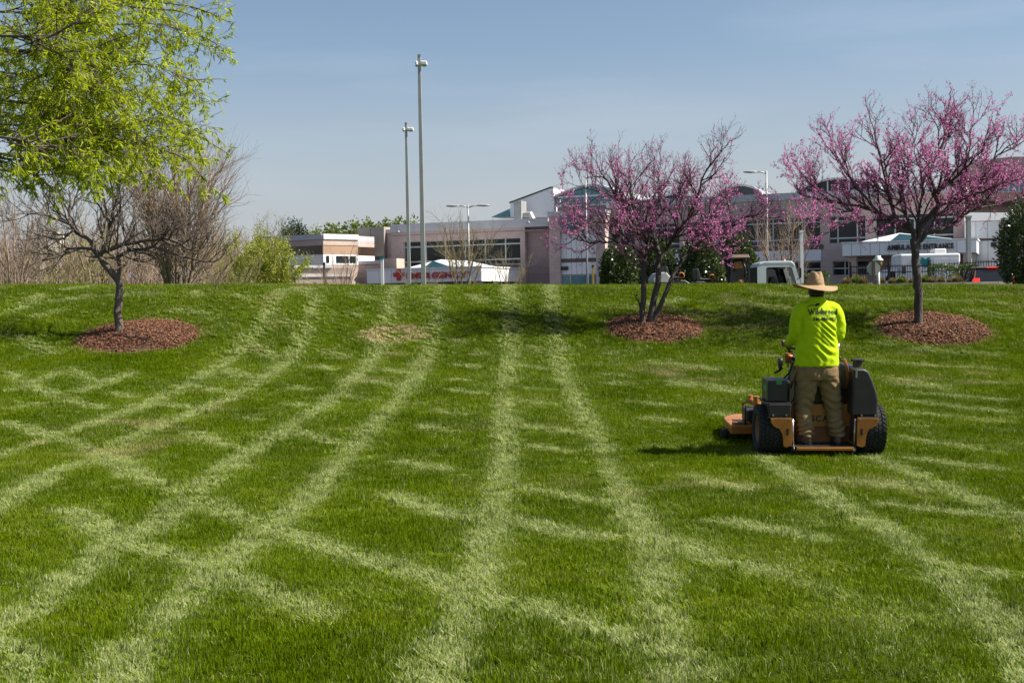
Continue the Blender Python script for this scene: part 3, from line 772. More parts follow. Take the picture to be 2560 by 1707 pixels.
# right wing
rz = HF.z(1900, 486); rzt = HF.z(1900, 503)
ru0, ru1 = pu1-.3, HF.u(2412)
z2t, z2b = HF.z(2100, 541), HF.z(2100, 609)
g2t, g2b = HF.z(2030, 655), max(HF.z(2030, 690), 1.0)
bays = [(1528, 1588, 2), (1606, 1700, 3), (1720, 1832, 3), (1855, 2052, 5), (2073, 2165, [0, .24, .77, 1]), (2190, 2386, 4)]
holes = [(HF.u(a), HF.u(b), z2b, z2t) for a, b, c in bays]
gb = [(1640, 1830, 5), (1870, 2052, 5), (2082, 2172, 3)]
gh = [(HF.u(a), HF.u(b), g2b, g2t) for a, b, c in gb]
mb = MB(); wall(mb, ru0, ru1, 0, rzt, 0.001, .45, holes+gh); mb.box(ru0, ru1, .5, 20, 0, .3); mb.build('wall', M['brick'], hosp)
MB().box(ru0, ru1+.05, -.06, 20, rzt, rz).build('parapet', M['trim'], hosp)
MB().box(ru0+.1, ru1-.1, .9, 1.0, .4, rzt-.1).build('interior_wall', M['black'], hosp)
for (a, b, c), h in zip(bays, holes): window(hosp, *h, .24, c, [0, .2, .83, 1], fw=.085)
for (a, b, c), h in zip(gb, gh): window(hosp, *h, .24, c, 2, fw=.07)
zb0, zb1 = HF.z(2000, 625), HF.z(2000, 613)
panels(hosp, HF.u(1600), HF.u(2054), g2t+.06, zb0, -.002, 12, 1, M['panel'])
MB().box(HF.u(1590), HF.u(2060), -.05, -.001, zb0+.01, zb1).build('brown_band', M['brown_band'], hosp)
# dark barrel roofs
def barrel(px0, px1, pyb, pyt, yb, m, name, glaze=False):
    a, b = up(px0, pyb, yb), up(px1, pyb, yb); top = up((px0+px1)/2, pyt, yb)[1]; P = []
    for t in np.linspace(0, 1, 15): P.append((a[0]+(b[0]-a[0])*t, a[1]+(top-a[1])*math.sin(math.pi*t)**.75))
    MB().prism(P+[(b[0], rz-.3), (a[0], rz-.3)], yb, yb+8).build(name, m, hosp)
    MB().prism(P+[(p[0], p[1]+.12) for p in reversed(P)], yb-.35, yb+8.2).build('barrel_edge', M['trim'], hosp)
    if glaze:
        for k in range(1, 8):
            u = a[0]+(b[0]-a[0])*k/8; MB().box(u-.04, u+.04, yb-.06, yb-.002, a[1], P[int(k/8*14)][1]-.05).build('glazing_bar', M['frame'], hosp)
barrel(1793, 1908, 493, 466, 4.0, M['roof_dark'], 'barrel_roof')
barrel(1990, 2205, 484, 449, 4.0, M['glass'], 'barrel_roof', True)
barrel(1640, 1740, 500, 488, 4.0, M['roof_dark'], 'barrel_roof')
P = [up(2380, 500, 6), up(2380, 428, 6), up(2440, 402, 6), up(2530, 392, 6), up(2700, 392, 6), up(2700, 500, 6)]
MB().prism(P, 6, 20).build('upper_storey', M['brick_dark'], hosp)
u0, z0 = up(2496, 482, 5.9); u1, z1 = up(2600, 455, 5.9); window(hosp, u0, u1, z0, z1, 5.9, 4, 1, M['teal_glass'])
# white end block
eo = -2.0
eu0, eu1 = HF.u(2412, eo), HF.u(2640, eo); ez = HF.z(2450, 552, eo)
MB().box(eu0, eu1, eo, 14, 0, ez).build('end_block', M['brick_tan'], hosp)
panels(hosp, eu0, HF.u(2498, eo), HF.z(2450, 597, eo), ez-.05, eo-.004, 3, 1, M['panel'])
panels(hosp, eu0, HF.u(2500, eo), .1, HF.z(2450, 602, eo), eo-.004, 3, 3, M['panel'])
MB().box(eu0, HF.u(2502, eo), eo-.09, eo-.003, HF.z(2450, 602, eo)+.01, HF.z(2450, 597, eo)-.01).build('brown_band', M['brown_band'], hosp)
u, z = HF.uz(2484, 612, eo); MB().box(u-.14, u+.14, eo-.25, eo-.07, z-.13, z+.13).build('wall_lamp', M['black'], hosp)

def canopy(name, label, o, pxL, pxR, pyt, pyb, depth, npan, roof, txt, cap, col, tx0, tx1, ty, cross=None):
    u0, u1 = HF.u(pxL, o), HF.u(pxR, o); pm_ = (pxL+pxR)/2
    zt, zb = HF.z(pm_, pyt, o), HF.z(pm_, pyb, o)
    c = empty(name, tuple(P0), TH, label, 'canopy')
    MB().box(u0+.06, u1-.06, o+.06, o+depth, zb+.02, zt-.04).build('canopy_deck', M['trim'], c)
    panels(c, u0, u1, zb, zt, o+.055, npan, 1, M['panel'])
    for k in range(3):
        y0 = o+.07+depth*k/3
        MB().box(u0, u0+.055, y0, y0+depth/3-.03, zb, zt).build('panel', M['panel'], c)
        MB().box(u1-.055, u1, y0, y0+depth/3-.03, zb, zt).build('panel', M['panel'], c)
    MB().box(u0-.06, u1+.06, o-.06, o+depth, zt, zt+.08).build('coping', M['white'], c)
    for uu in (u0+.5, u1-.5):
        MB().box(uu-.22, uu+.22, o+.4, o+.84, 0, zb+.03).build('column', M['brick'], c)
    rl, rpk, rr, rpy, gl_ = roof
    a, b = HF.u(rl, o+.3), HF.u(rr, o+.3); pk = HF.uz(rpk, rpy, o+.8); z0 = zt+.07
    back = o+depth-.3
    MB().add([(a, o+.3, z0), (b, o+.3, z0), (b, back, z0), (a, back, z0), (pk[0], o+1.6, pk[1]), (pk[0], back, pk[1])],
             [(0, 1, 4), (1, 2, 5, 4), (2, 3, 5), (3, 0, 4, 5), (0, 3, 2, 1)]).build('hip_roof', M['white'], c)
    g0, g1, gp = gl_
    ga, gb_ = HF.u(g0, o+.3), HF.u(g1, o+.3); f = (gp-z0)
    yo = o+.26
    MB().prism([(ga, z0), (gb_, z0), (pk[0]+.1, z0+(pk[1]-z0)*.8)], yo-.03, yo+.02).build('gable_glass', M['teal_glass'], c)
    lt, wtot = letters(txt, cap, .05, .014)
    la, lb = HF.u(tx0, o), HF.u(tx1, o); k = (lb-la)/wtot; tz = HF.z((tx0+tx1)/2, ty, o)
    for me, x, w in lt:
        ob = obj_from('letter', me, col, c); ob.rotation_euler = (math.pi/2, 0, 0); ob.location = (la+x*k, o-.10, tz); ob.scale = (k, 1, 1)
    if cross:
        cu_, cz_ = HF.uz(cross[0], cross[1], o); s_, t_ = cross[2], cross[2]*.36
        MB().prism([(cu_-t_, cz_-s_), (cu_+t_, cz_-s_), (cu_+t_, cz_-t_), (cu_+s_, cz_-t_), (cu_+s_, cz_+t_), (cu_+t_, cz_+t_), (cu_+t_, cz_+s_), (cu_-t_, cz_+s_), (cu_-t_, cz_+t_), (cu_-s_, cz_+t_), (cu_-s_, cz_-t_), (cu_-t_, cz_-t_)], o-.12, o-.03).build('red_cross', M['red'], c)
    return c, zb
canopy('emergency_canopy', 'white canopy with red cross and red EMERGENCY lettering before the brick block', -7.0, 917, 1204, 672, 706, 6.9, 9,
       (1012, 1088, 1170, 648, (1060, 1130, 0)), 'EMERGENCY', .37, M['red'], 1018, 1172, 695, (998, 687, .37))
amb, azb = canopy('ambulance_canopy', 'white canopy with black AMBULANCE ENTRANCE lettering on the right wing', -6.0, 2106, 2442, 604, 636, 5.9, 14,
       (2148, 2246, 2392, 581, (2226, 2386, 0)), 'AMBULANCE ENTRANCE', .28, M['black'], 2219, 2386, 623)
# low grey sign stand roof by the emergency canopy
u, z = HF.uz(960, 662, -3); 
vent = empty('roof_vent', tuple(P0+BX*u+BY*(-1.5)+np.array([0, 0, 0])), TH, 'slanted pale roof vent left of the emergency canopy', 'vent')
MB().prism([(-.4, 3.6), (.35, 3.6), (.15, z+.15), (-.35, z+.15)], -.5, .5).build('vent_hood', M['panel'], vent)
MB().box(-.5, .5, -.6, .6, 0, 3.6).build('vent_base', M['brick_tan'], vent)

# beige block and low tan link to the left
o1 = 3.0
link_b = HF.root('beige_block', 'plain beige windowless block left of the pink brick hospital', 'building')
u0, u1, um = HF.u(896, o1), HF.u(979, o1-2), HF.u(962, o1); zt = HF.z(930, 568, o1)
MB().box(u0, (u0+um)/2-.02, o1, o1+10, 0, zt).build('wall_panel', M['beige'], link_b)
MB().box((u0+um)/2+.02, um, o1, o1+10, 0, zt).build('wall_panel', M['beige'], link_b)
MB().box(um+.01, u1, o1+.4, o1+9, 0, zt-.5).build('wall', M['brick'], link_b)
MB().box(um+.01, u1, o1+.3, o1+9, zt-.49, zt-.2).build('parapet', M['trim'], link_b)
a, b = HF.uz(932, 650, o1), HF.uz(960, 641, o1); MB().box(a[0], b[0], o1-.06, o1-.004, a[1], b[1]).build('louvre', M['black'], link_b)
ua, ub = HF.u(868, o1-3), HF.u(986, o1-3); zl = HF.z(930, 652, o1-3)
MB().box(ua, ub, o1-3, o1-.1, 0, zl-.25).build('low_wall', M['brick'], link_b)
MB().box(ua, ub, o1-3.1, o1-.1, zl-.24, zl).build('low_parapet', M['trim'], link_b)

# left annex: a corner towards the viewer, one side in the sun
AC = at(810, 700, 88.0); AC = np.array([AC[0], AC[1], 1.05])
FR = Frame(AC, R_(42.0))     # sunlit face runs right and away
FL = Frame(AC, R_(-30.0))    # shaded face runs left and away
annex = FR.root('annex_building', 'low white and tan annex with a sunlit end and dark window band', 'building')
zA = {k: FR.z(815, py) for k, py in dict(top=585, trim=598, brick=613, dark=636, white=662, cop=668).items()}
uE = FR.u(897)
def band(name, z0, z1, y, m, us=0.0, ue=None):
    MB().box(us, ue if ue else uE, y, 9.0, z0, z1).build(name, m, annex)
band('parapet', zA['trim'], zA['top'], -.08, M['white'])
band('brick_band', zA['brick'], zA['trim']-.003, 0, M['brick_tan'])
band('stone_band', zA['dark'], zA['brick']-.003, .03, mat('tan_stone', (.40, .27, .18), .9, scale=.6))
mb = MB(); ws = [FR.u(p) for p in (817, 842, 850, 858, 866, 876, 884)]
for w in ws: MB().box(w, w+.22, -.02, .06, zA['white']+.15, zA['dark']-.1).build('window', M['glass'], annex)
band('white_band', zA['white'], zA['dark']-.003, .02, M['white'])
band('lower_wall', 0, zA['white']-.003, .05, M['brick_tan'])
# shaded side
annL = FL.root('annex_side_wing', 'shaded annex wing with dark glass band behind the yellow-green shrub', 'building')
uW = FL.u(640)
for nm, z0, z1, y, m in (('parapet', zA['trim'], zA['top'], -.08, M['trim']), ('brick_band', zA['brick'], zA['trim']-.003, 0, M['brick']), ('glass_band', zA['dark'], zA['brick']-.003, .05, M['bronze_glass']), ('white_band', zA['white'], zA['dark']-.003, .02, M['panel']), ('lower_wall', 0, zA['white']-.003, .04, M['brick'])):
    MB().box(uW, -.05, y, 6, z0, z1).build(nm, m, annL)
FW = Frame(at(738, 700, 80.0)*np.array([1, 1, 0])+np.array([0, 0, 1.05]), R_(14.0))
low = FW.root('low_tan_wall', 'low sunlit tan wall with pale copings in front of the annex', 'wall')
zz = [FW.z(800, p) for p in (663, 670, 687, 692)]
ue = FW.u(880)
MB().box(0, ue, 0, .4, 0, zz[3]).build('wall', M['brick_tan'], low)
MB().box(-.05, ue, -.06, .46, zz[3]+.002, zz[2]).build('coping', M['white'], low)
MB().box(0, ue, .05, .4, zz[2]+.002, zz[1]).build('upper_wall', M['brick_tan'], low)
MB().box(-.05, FW.u(830), -.06, .46, zz[1]+.002, zz[0]).build('upper_coping', M['white'], low)
# far white building at the left edge
FF = Frame(at(60, 700, 120.0)*np.array([1, 1, 0])+np.array([0, 0, 1.05]), R_(10))
far = FF.root('far_white_building', 'small white building far off between bare branches at the left', 'building')
a, b = FF.uz(86, 700), FF.uz(137, 580)
MB().box(a[0], b[0], 0, 8, 0, b[1]-.3).build('wall', M['white'], far); MB().box(a[0]-.2, b[0]+.2, -.2, 8, b[1]-.3, b[1]).build('parapet', M['white'], far)
MB().box(a[0]-6, a[0]-.05, .5, 7, 0, b[1]-3.2).build('low_wall', M['beige'], far)
for k in range(3): MB().box(a[0]-5.4+k*1.8, a[0]-4.4+k*1.8, .42, .55, 2.2, 3.4).build('window', M['glass'], far)

# ------------------------------------------------------------------ lamp posts
def frust(mb, x, y, z0, z1, r0, r1, n=10): mb.tube([(x, y, z0), (x, y, z1)], [r0, r1], n)
def box_lamp(px, py_top, d, r, label, wl):
    p = at(px, py_top, d)
    b = at(px, 708, d)
    o = empty('light_pole', (b[0], b[1], 1.05), 0, label, 'light pole', 'light poles behind the bank')
    H = p[2]-1.05
    MB().box(-r*1.5, r*1.5, -r*1.5, r*1.5, 0, .5).build('base', M['concrete'], o)
    MB().hexa([(-r, -r, .5), (r, -r, .5), (r, r, .5), (-r, r, .5), (-r*.62, -r*.62, H), (r*.62, -r*.62, H), (r*.62, r*.62, H), (-r*.62, r*.62, H)]).build('pole', M['galv'], o, bevel=.01)
    h = wl
    for sg, ln in ((-1, h*.5), (1, h)):
        f = MB().box(min(sg*r*.6, sg*ln), max(sg*r*.6, sg*ln), -.13, .13, H-.26, H-.14).build('lamp_head', M['white'], o, bevel=.03)
        MB().box(min(sg*r*1.6, sg*(ln-.05)), max(sg*r*1.6, sg*(ln-.05)), -.10, .10, H-.272, H-.262).build('lens', M['trim'], f)
    MB().box(-r*.7, r*.7, -r*.7, r*.7, H+.002, H+.05).build('cap', M['galv'], o)
box_lamp(1059, 145, 36.0, .068, 'tall grey light pole with short double lamp, right one of the pair', .22)
box_lamp(1023, 312, 47.0, .070, 'shorter grey light pole with double lamp, left one of the pair', .27)
def cobra(px, py_top, d, label, arms):
    p = at(px, py_top, d); o = empty('street_lamp', (p[0], p[1], 1.05), 0, label, 'street lamp', 'street lamps by the hospital')
    H = p[2]-1.05
    MB().tube([(0, 0, 0), (0, 0, H)], [.07, .04], 10).build('pole', M['galv'], o, smooth=True)
    for sg in arms:
        a = MB().tube([(0, 0, H-.15), (sg*.3, 0, H-.06), (sg*.6, 0, H-.05)], .035, 8).build('arm', M['galv'], o, smooth=True)
        MB().loft([ring_se((sg*.45, 0, 0), .001, .001)]*0 or [[(sg*(.45+t*.75), math.cos(q_)*w, H-.05+math.sin(q_)*w*.45) for q_ in np.linspace(0, 6.283, 9)[:-1]] for t, w in ((0, .04), (.2, .11), (.55, .15), (.9, .1), (1, .03))]).build('lamp_head', M['galv'], o, smooth=True)
cobra(1170, 512, 70.0, 'double-headed street lamp beside the bare crape myrtle', (-1, 1))
cobra(1916, 427, 66.0, 'tall slim street lamp with one arm between the redbuds', (-1,))
cobra(1464, 440, 76.0, 'thin lamp pole behind the left redbud crown', (1,))
def post(px, pt, d, r, label, name, m=None, capm=None, parts=True):
    p = at(px, pt, d); o = empty(name, (p[0], p[1], 1.05), 0, label, 'post')
    H = p[2]-1.05
    MB().box(-r, r, -r, r, 0, H).build('shaft', m or M['white'], o, bevel=.008)
    MB().box(-r*1.25, r*1.25, -r*1.25, r*1.25, H+.002, H+.1).build('cap', capm or M['white'], o)
    return o
post(2003, 582, 58.0, .07, 'square white post right of the white truck cab', 'square_post')
post(955, 648, 60.0, .07, 'short pale post with teal cap left of the red cross', 'marker_post', capm=M['teal'])
post(2421, 545, 62.0, .10, 'grey square pole before the ambulance canopy', 'square_pole', M['galv'], M['galv'])
post(2003, 690, 58.5, .12, 'low collar foot of the square white post', 'post_foot') if False else None
yp = post(1482, 668, 62.0, .045, 'thin yellow and black post before the brick pier', 'yellow_post', mat('yellow_paint', (.55, .34, .03), .5), M['black'])
dk = post(810, 661, 66.0, .05, 'thin dark post before the low tan wall', 'dark_post', M['black'], M['black'])

# stop sign seen from behind, with a round-capped post light behind it
p = at(2184, 700, 46.0); s0 = empty('stop_sign', (p[0], p[1], 1.05), 0, 'back of a grey octagonal road sign on a brown post', 'road sign')
cz = at(2184, 672, 46.0)[2]-1.05; rr = .235
MB().prism([(rr*math.cos(R_(22.5+45*k))/math.cos(R_(22.5)), cz+rr*math.sin(R_(22.5+45*k))/math.cos(R_(22.5))) for k in range(8)], -.012, 0).build('sign_plate', M['galv'], s0)
MB().box(-.045, .045, -.06, -.014, 0, cz+.25).build('post', mat('brown_post', (.12, .085, .06), .8), s0)
p = at(2195, 643, 48.0); s1 = empty('bollard_light', (p[0], p[1], 1.05), 0, 'round post light with white cap above the octagonal sign', 'post light')
H = p[2]-1.05
MB().tube([(0, 0, 0), (0, 0, H-.35)], .07, 12).build('post', M['galv'], s1, smooth=True)
MB().lathe([(.001, H+.06), (.1, H+.05), (.105, H-.02), (.19, H-.1), (.19, H-.14), (.001, H-.14)], 20).build('cap', M['white'], s1, smooth=True)
MB().lathe([(.15, H-.142), (.15, H-.36), (.001, H-.36)], 20).build('lens', mat('amber_lens', (.36, .27, .16), .4), s1, smooth=True)
# ------------------------------------------------------------------ trees
class Tubes:
    def __init__(s): s.V = []; s.F = []; s.n = 0
    def add(s, pts, rad, k):
        pts = np.asarray(pts, float); rad = np.asarray(rad, float); m = len(pts)
        t = np.empty_like(pts); t[1:-1] = pts[2:]-pts[:-2]; t[0] = pts[1]-pts[0]; t[-1] = pts[-1]-pts[-2]
        t /= np.linalg.norm(t, axis=1)[:, None]+1e-9
        mean = t.mean(0); ref = np.array([1., .13, .07]) if abs(mean[0]) < .7*np.linalg.norm(mean) else np.array([.07, 1., .13])
        a = np.cross(t, ref); a /= np.linalg.norm(a, axis=1)[:, None]+1e-9; b = np.cross(t, a)
        ang = np.arange(k)*2*math.pi/k
        V = pts[:, None, :] + (a[:, None, :]*np.cos(ang)[None, :, None] + b[:, None, :]*np.sin(ang)[None, :, None])*rad[:, None, None]
        i = (np.arange(m-1)*k)[:, None]; j = np.arange(k)[None, :]; j2 = (j+1) % k
        F = np.stack([i+j, i+j2, i+k+j2, i+k+j], 2).reshape(-1, 4) + s.n
        s.V.append(V.reshape(-1, 3)); s.F.append(F); s.n += m*k
    def build(s, name, m, parent):
        return obj_from(name, np_mesh(name, np.concatenate(s.V), [np.concatenate(s.F)]), m, parent, True)
def unit(v): return v/(np.linalg.norm(v)+1e-9)
def grow(rg, out, p, d, L, r, lvl, prm):
    n = prm['seg'][lvl]; step = L/n; pts = [p]; d = unit(np.asarray(d, float)); dirs = [d]
    for i in range(n):
        d = unit(d + rg.normal(0, prm['wig'][lvl], 3) + np.array([0, 0, prm['trop'][lvl]]))
        p = p + d*step; pts.append(p); dirs.append(d)
    rad = r*np.linspace(1, prm['tip'], n+1)
    out.append((np.array(pts), rad, lvl))
    if lvl+1 < len(prm['seg']): spawn(rg, out, pts, dirs, rad, L, lvl+1, prm)
def spawn(rg, out, pts, dirs, rad, L, lvl, prm, t0=.18, count=None, lens=None):
    nk = count if count is not None else prm['kids'][lvl]
    n = len(pts)-1
    nk = int(nk) if count is not None else max(1, int(round(nk*rg.uniform(.75, 1.25))))
    for q in range(nk):
        t = t0+(1-t0)*(q+rg.uniform(.1, .9))/nk
        f = t*n; i = min(int(f), n-1); fr = f-i
        p = pts[i]*(1-fr)+pts[i+1]*fr; d = dirs[min(i+1, n)]
        ax = unit(np.cross(d, rg.normal(0, 1, 3)))
        an = R_(rg.normal(prm['ang'][lvl], 12)); ax2 = np.cross(ax, d)
        nd = unit(d*math.cos(an)+ax2*math.sin(an)); nd[2] += prm.get('lift', .1)*.6
        base = lens if lens else prm['len'][lvl]
        ll = base*rg.uniform(.55, 1.25)*(1-.35*t)
        rr = min(rad[i]*.75, prm['rad'][lvl])
        grow(rg, out, p, nd, ll, rr, lvl, prm)
def smooth_path(P, R, per=4):
    P = [np.asarray(p, float) for p in P]; out = []; ro = []
    for i in range(len(P)-1):
        p0, p1, p2, p3 = P[max(i-1, 0)], P[i], P[i+1], P[min(i+2, len(P)-1)]
        for k in range(per):
            t = k/per
            out.append(.5*((2*p1)+(-p0+p2)*t+(2*p0-5*p1+4*p2-p3)*t*t+(-p0+3*p1-3*p2+p3)*t**3)); ro.append(R[i]*(1-t)+R[i+1]*t)
    out.append(P[-1]); ro.append(R[-1])
    return out, ro
SIDES = [8, 6, 5, 4, 3, 3]
def branches_to(out, tubes, base=0):
    for pts, rad, lvl in out: tubes.add(pts, np.maximum(rad, .0015), SIDES[min(lvl+base, 5)])
def cards(P, D, L, W, rg, fold=.0, roll=None):
    """pointed leaves at P along D"""
    n = len(P); D = D/(np.linalg.norm(D, axis=1)[:, None]+1e-9)
    rv = rg.normal(0, 1, (n, 3)) if roll is None else roll
    S = np.cross(D, rv); S /= np.linalg.norm(S, axis=1)[:, None]+1e-9; N = np.cross(S, D)
    L = L[:, None]; W = W[:, None]
    A = P; B = P+D*L*.45+S*W*.5; C = P+D*L-N*L*fold; E = P+D*L*.45-S*W*.5
    V = np.stack([A, B, C, E], 1).reshape(-1, 3); i = np.arange(n)*4
    return V, np.stack([i, i+1, i+2, i+3], 1)
def twig_samples(out, rg, per_m, lmin, cond=None):
    P = []; D = []
    for pts, rad, lvl in out:
        if lvl < lmin: continue
        seg = np.diff(pts, axis=0); ln = np.linalg.norm(seg, axis=1); tot = ln.sum()
        n = rg.poisson(tot*per_m)
        if n == 0: continue
        c = np.concatenate([[0], np.cumsum(ln)]); u = rg.uniform(0, tot, n); i = np.clip(np.searchsorted(c, u)-1, 0, len(seg)-1)
        f = (u-c[i])/ln[i]; P.append(pts[i]+seg[i]*f[:, None]); D.append(seg[i]/ln[i][:, None])
    return np.concatenate(P), np.concatenate(D)

def traced_tree(name, label, cat, group, depth, base, limbs, trunk_m, prm, seed, depth_amp=1.0, sq=None):
    """limbs: (list of picture points, start radius, end radius, kids, depth drift)"""
    rg = np.random.default_rng(seed); root = empty(name, tuple(base), 0, label, cat, group)
    off = -np.asarray(base, float); out = []; tub = Tubes(); twt = Tubes()
    for pl, r0, r1, kids, dd in limbs:
        if sq: pl = [(sq[0]+(x-sq[0])*(1 if y > sq[1] else sq[2]), y if y > sq[1] else sq[1]+(y-sq[1])*sq[3]) for x, y in pl]
        n = len(pl); P = [at(x, y, depth + dd*max(0, i-1)/max(1, n-1)*depth_amp) + off for i, (x, y) in enumerate(pl)]
        if pl[0][1] > 760: P[0][2] = -.12
        pts, rad = smooth_path(P, list(np.linspace(r0, r1, n)))
        pts = [p + rg.normal(0, .012, 3)*(0 if i == 0 else 1) for i, p in enumerate(pts)]
        if pl[0][1] > 760: rad[0] *= 1.35
        tub.add(pts, rad, 9)
        dirs = [unit(np.array(pts[min(i+1, len(pts)-1)])-pts[max(i-1, 0)]) for i in range(len(pts))]
        if kids:
            so = []; spawn(rg, so, [np.array(p) for p in pts], dirs, rad, 1, 1, prm, t0=.3 if pl[0][1] > 760 else .12, count=kids)
            out += so
            grow(rg, out, np.array(pts[-1]), dirs[-1], prm['len'][1]*.55, r1*.9, 1, prm)
    big = [o for o in out if o[2] <= 1]; small = [o for o in out if o[2] > 1]
    branches_to(big, tub); branches_to(small, twt)
    tub.build('trunk', trunk_m, root); t = twt.build('twigs', trunk_m, root); t['kind'] = 'stuff'
    return root, out, rg
RB = dict(seg=[4, 6, 5, 4, 3], wig=[.1, .16, .2, .2, .2], trop=[0, .08, .12, .10, .06], kids=[0, 4, 5, 3, 0], ang=[0, 44, 38, 36, 36], len=[0, .82, .50, .28, .15], rad=[0, .021, .0095, .0058, .0038], tip=.4, lift=.25)
def blossoms(root, out, rg, per_m, zfade, size, density_fn=None):
    P, D = twig_samples(out, rg, per_m, 1)
    keep = rg.uniform(0, 1, len(P)) < np.clip(1.15-(P[:, 2]-zfade[0])/(zfade[1]-zfade[0])*.9, .12, 1)
    cl = np.sin(P[:, 0]*3.1+1)*np.sin(P[:, 2]*3.7)*np.sin(P[:, 1]*2.9+2); keep &= rg.uniform(0, 1, len(P)) < np.clip(.72+.5*cl, .2, 1)
    if density_fn is not None: keep &= rg.uniform(0, 1, len(P)) < density_fn(P)
    rest = P[~keep]; P = P[keep]; D = D[keep]
    k = 4; n = len(P)*k
    PP = np.repeat(P, k, 0)+rg.normal(0, .010, (n, 3)); DD = rg.normal(0, 1, (n, 3))+np.repeat(D, k, 0)*.3
    V, F = cards(PP, DD, rg.uniform(.6, 1.25, n)*size, rg.uniform(.5, .9, n)*size, rg)
    o = obj_from('blossom', np_mesh('blossom', V, [F]), M['blossom'], root); o['kind'] = 'stuff'
    if len(rest):
        sel = rest[rg.uniform(0, 1, len(rest)) < .5]; n = len(sel)*2
        V, F = cards(np.repeat(sel, 2, 0)+rg.normal(0, .006, (n, 3)), rg.normal(0, 1, (n, 3)), rg.uniform(.5, 1, n)*size*.7, rg.uniform(.4, .7, n)*size*.7, rg)
        o = obj_from('bud', np_mesh('bud', V, [F]), M['bud'], root); o['kind'] = 'stuff'

# single-trunk redbud, right
b = beds[2]; base = np.array([hit(2297, 822)[0], b['y'], float(ground_z(b['x'], b['y']))+b['H']-.02]); dR = b['y']
limbs = [
 ([(2297, 806), (2296, 740), (2293, 690), (2289, 640), (2286, 600)], .084, .07, 0, 0),
 ([(2288, 615), (2276, 562), (2224, 537), (2165, 506), (2080, 482), (2010, 470)], .062, .018, 12, .7),
 ([(2230, 540), (2216, 470), (2196, 380), (2170, 260)], .038, .010, 11, -.6),
 ([(2180, 512), (2130, 450), (2080, 370), (2050, 300)], .028, .009, 10, 1.2),
 ([(2276, 562), (2250, 480), (2252, 390), (2290, 280)], .036, .010, 12, 1.3),
 ([(2290, 605), (2317, 537), (2353, 492), (2345, 457), (2372, 430), (2425, 381), (2480, 310)], .058, .012, 13, -.8),
 ([(2290, 612), (2326, 577), (2380, 560), (2438, 515), (2505, 492), (2590, 470)], .048, .012, 13, .9),
 ([(2345, 460), (2332, 380), (2372, 290), (2360, 225)], .034, .009, 11, .5),
 ([(2385, 425), (2440, 415), (2520, 340), (2600, 290)], .032, .009, 11, .3),
 ([(2353, 492), (2420, 470), (2500, 440), (2600, 400)], .030, .009, 11, -1.2),
 ([(2224, 537), (2160, 540), (2090, 545), (2010, 560)], .022, .007, 8, -1.3),
 ([(2080, 482), (2020, 440), (1975, 400)], .016, .007, 7, .2),
 ([(2425, 381), (2440, 310), (2450, 240)], .018, .008, 8, .8),
 ([(2290, 600), (2300, 520), (2310, 430), (2290, 340)], .032, .009, 11, -1.5)]
t, out, rg = traced_tree('redbud_tree', 'pink flowering redbud with one dark trunk, right of the man on the mower', 'tree', 'redbud trees on the bank', dR, base, limbs, M['bark_dark'], RB, 7, sq=(2290, 600, .88, .80))
blossoms(t, out, rg, 16.5, (2.2, 4.6), .030)
# two-stemmed redbud, middle
b = beds[1]; base = np.array([hit(1616, 820)[0], b['y'], float(ground_z(b['x'], b['y']))+b['H']-.02]); dM = b['y']
limbs = [
 ([(1606, 800), (1608, 720), (1611, 650), (1614, 600), (1590, 560)], .062, .022, 8, -.5),
 ([(1622, 798), (1642, 712), (1646, 660), (1642, 610), (1616, 563), (1585, 510), (1547, 485), (1524, 441), (1482, 360)], .066, .010, 17, .6),
 ([(1648, 655), (1673, 609), (1696, 563), (1719, 533), (1757, 452), (1776, 376), (1812, 310)], .045, .009, 16, -.8),
 ([(1627, 790), (1677, 701), (1723, 636), (1769, 590), (1830, 544), (1900, 512), (1950, 496)], .050, .010, 16, .9),
 ([(1612, 640), (1554, 598), (1493, 596), (1440, 594), (1405, 580)], .026, .008, 12, .8),
 ([(1616, 563), (1631, 529), (1658, 494), (1646, 433), (1646, 357)], .030, .008, 13, 1.1),
 ([(1600, 535), (1560, 540), (1490, 530), (1430, 520)], .024, .008, 12, -.9),
 ([(1585, 510), (1572, 440), (1560, 380)], .02, .008, 9, -.8),
 ([(1719, 533), (1700, 470), (1710, 400)], .02, .008, 9, 1.0),
 ([(1723, 636), (1760, 620), (1830, 600)], .02, .008, 9, -1.2),
 ([(1769, 590), (1790, 520), (1830, 450)], .02, .007, 9, .5),
 ([(1524, 441), (1470, 430), (1420, 410)], .014, .006, 7, .4),
 ([(1612, 790), (1598, 755), (1594, 735)], .02, .012, 0, -.2)]
t, out, rg = traced_tree('redbud_tree', 'pink flowering redbud with two leaning stems left of the man', 'tree', 'redbud trees on the bank', dM, base, limbs, M['bark_dark'], RB, 8, sq=(1640, 640, .88, .76))
blossoms(t, out, rg, 10.5, (1.5, 3.3), .030)
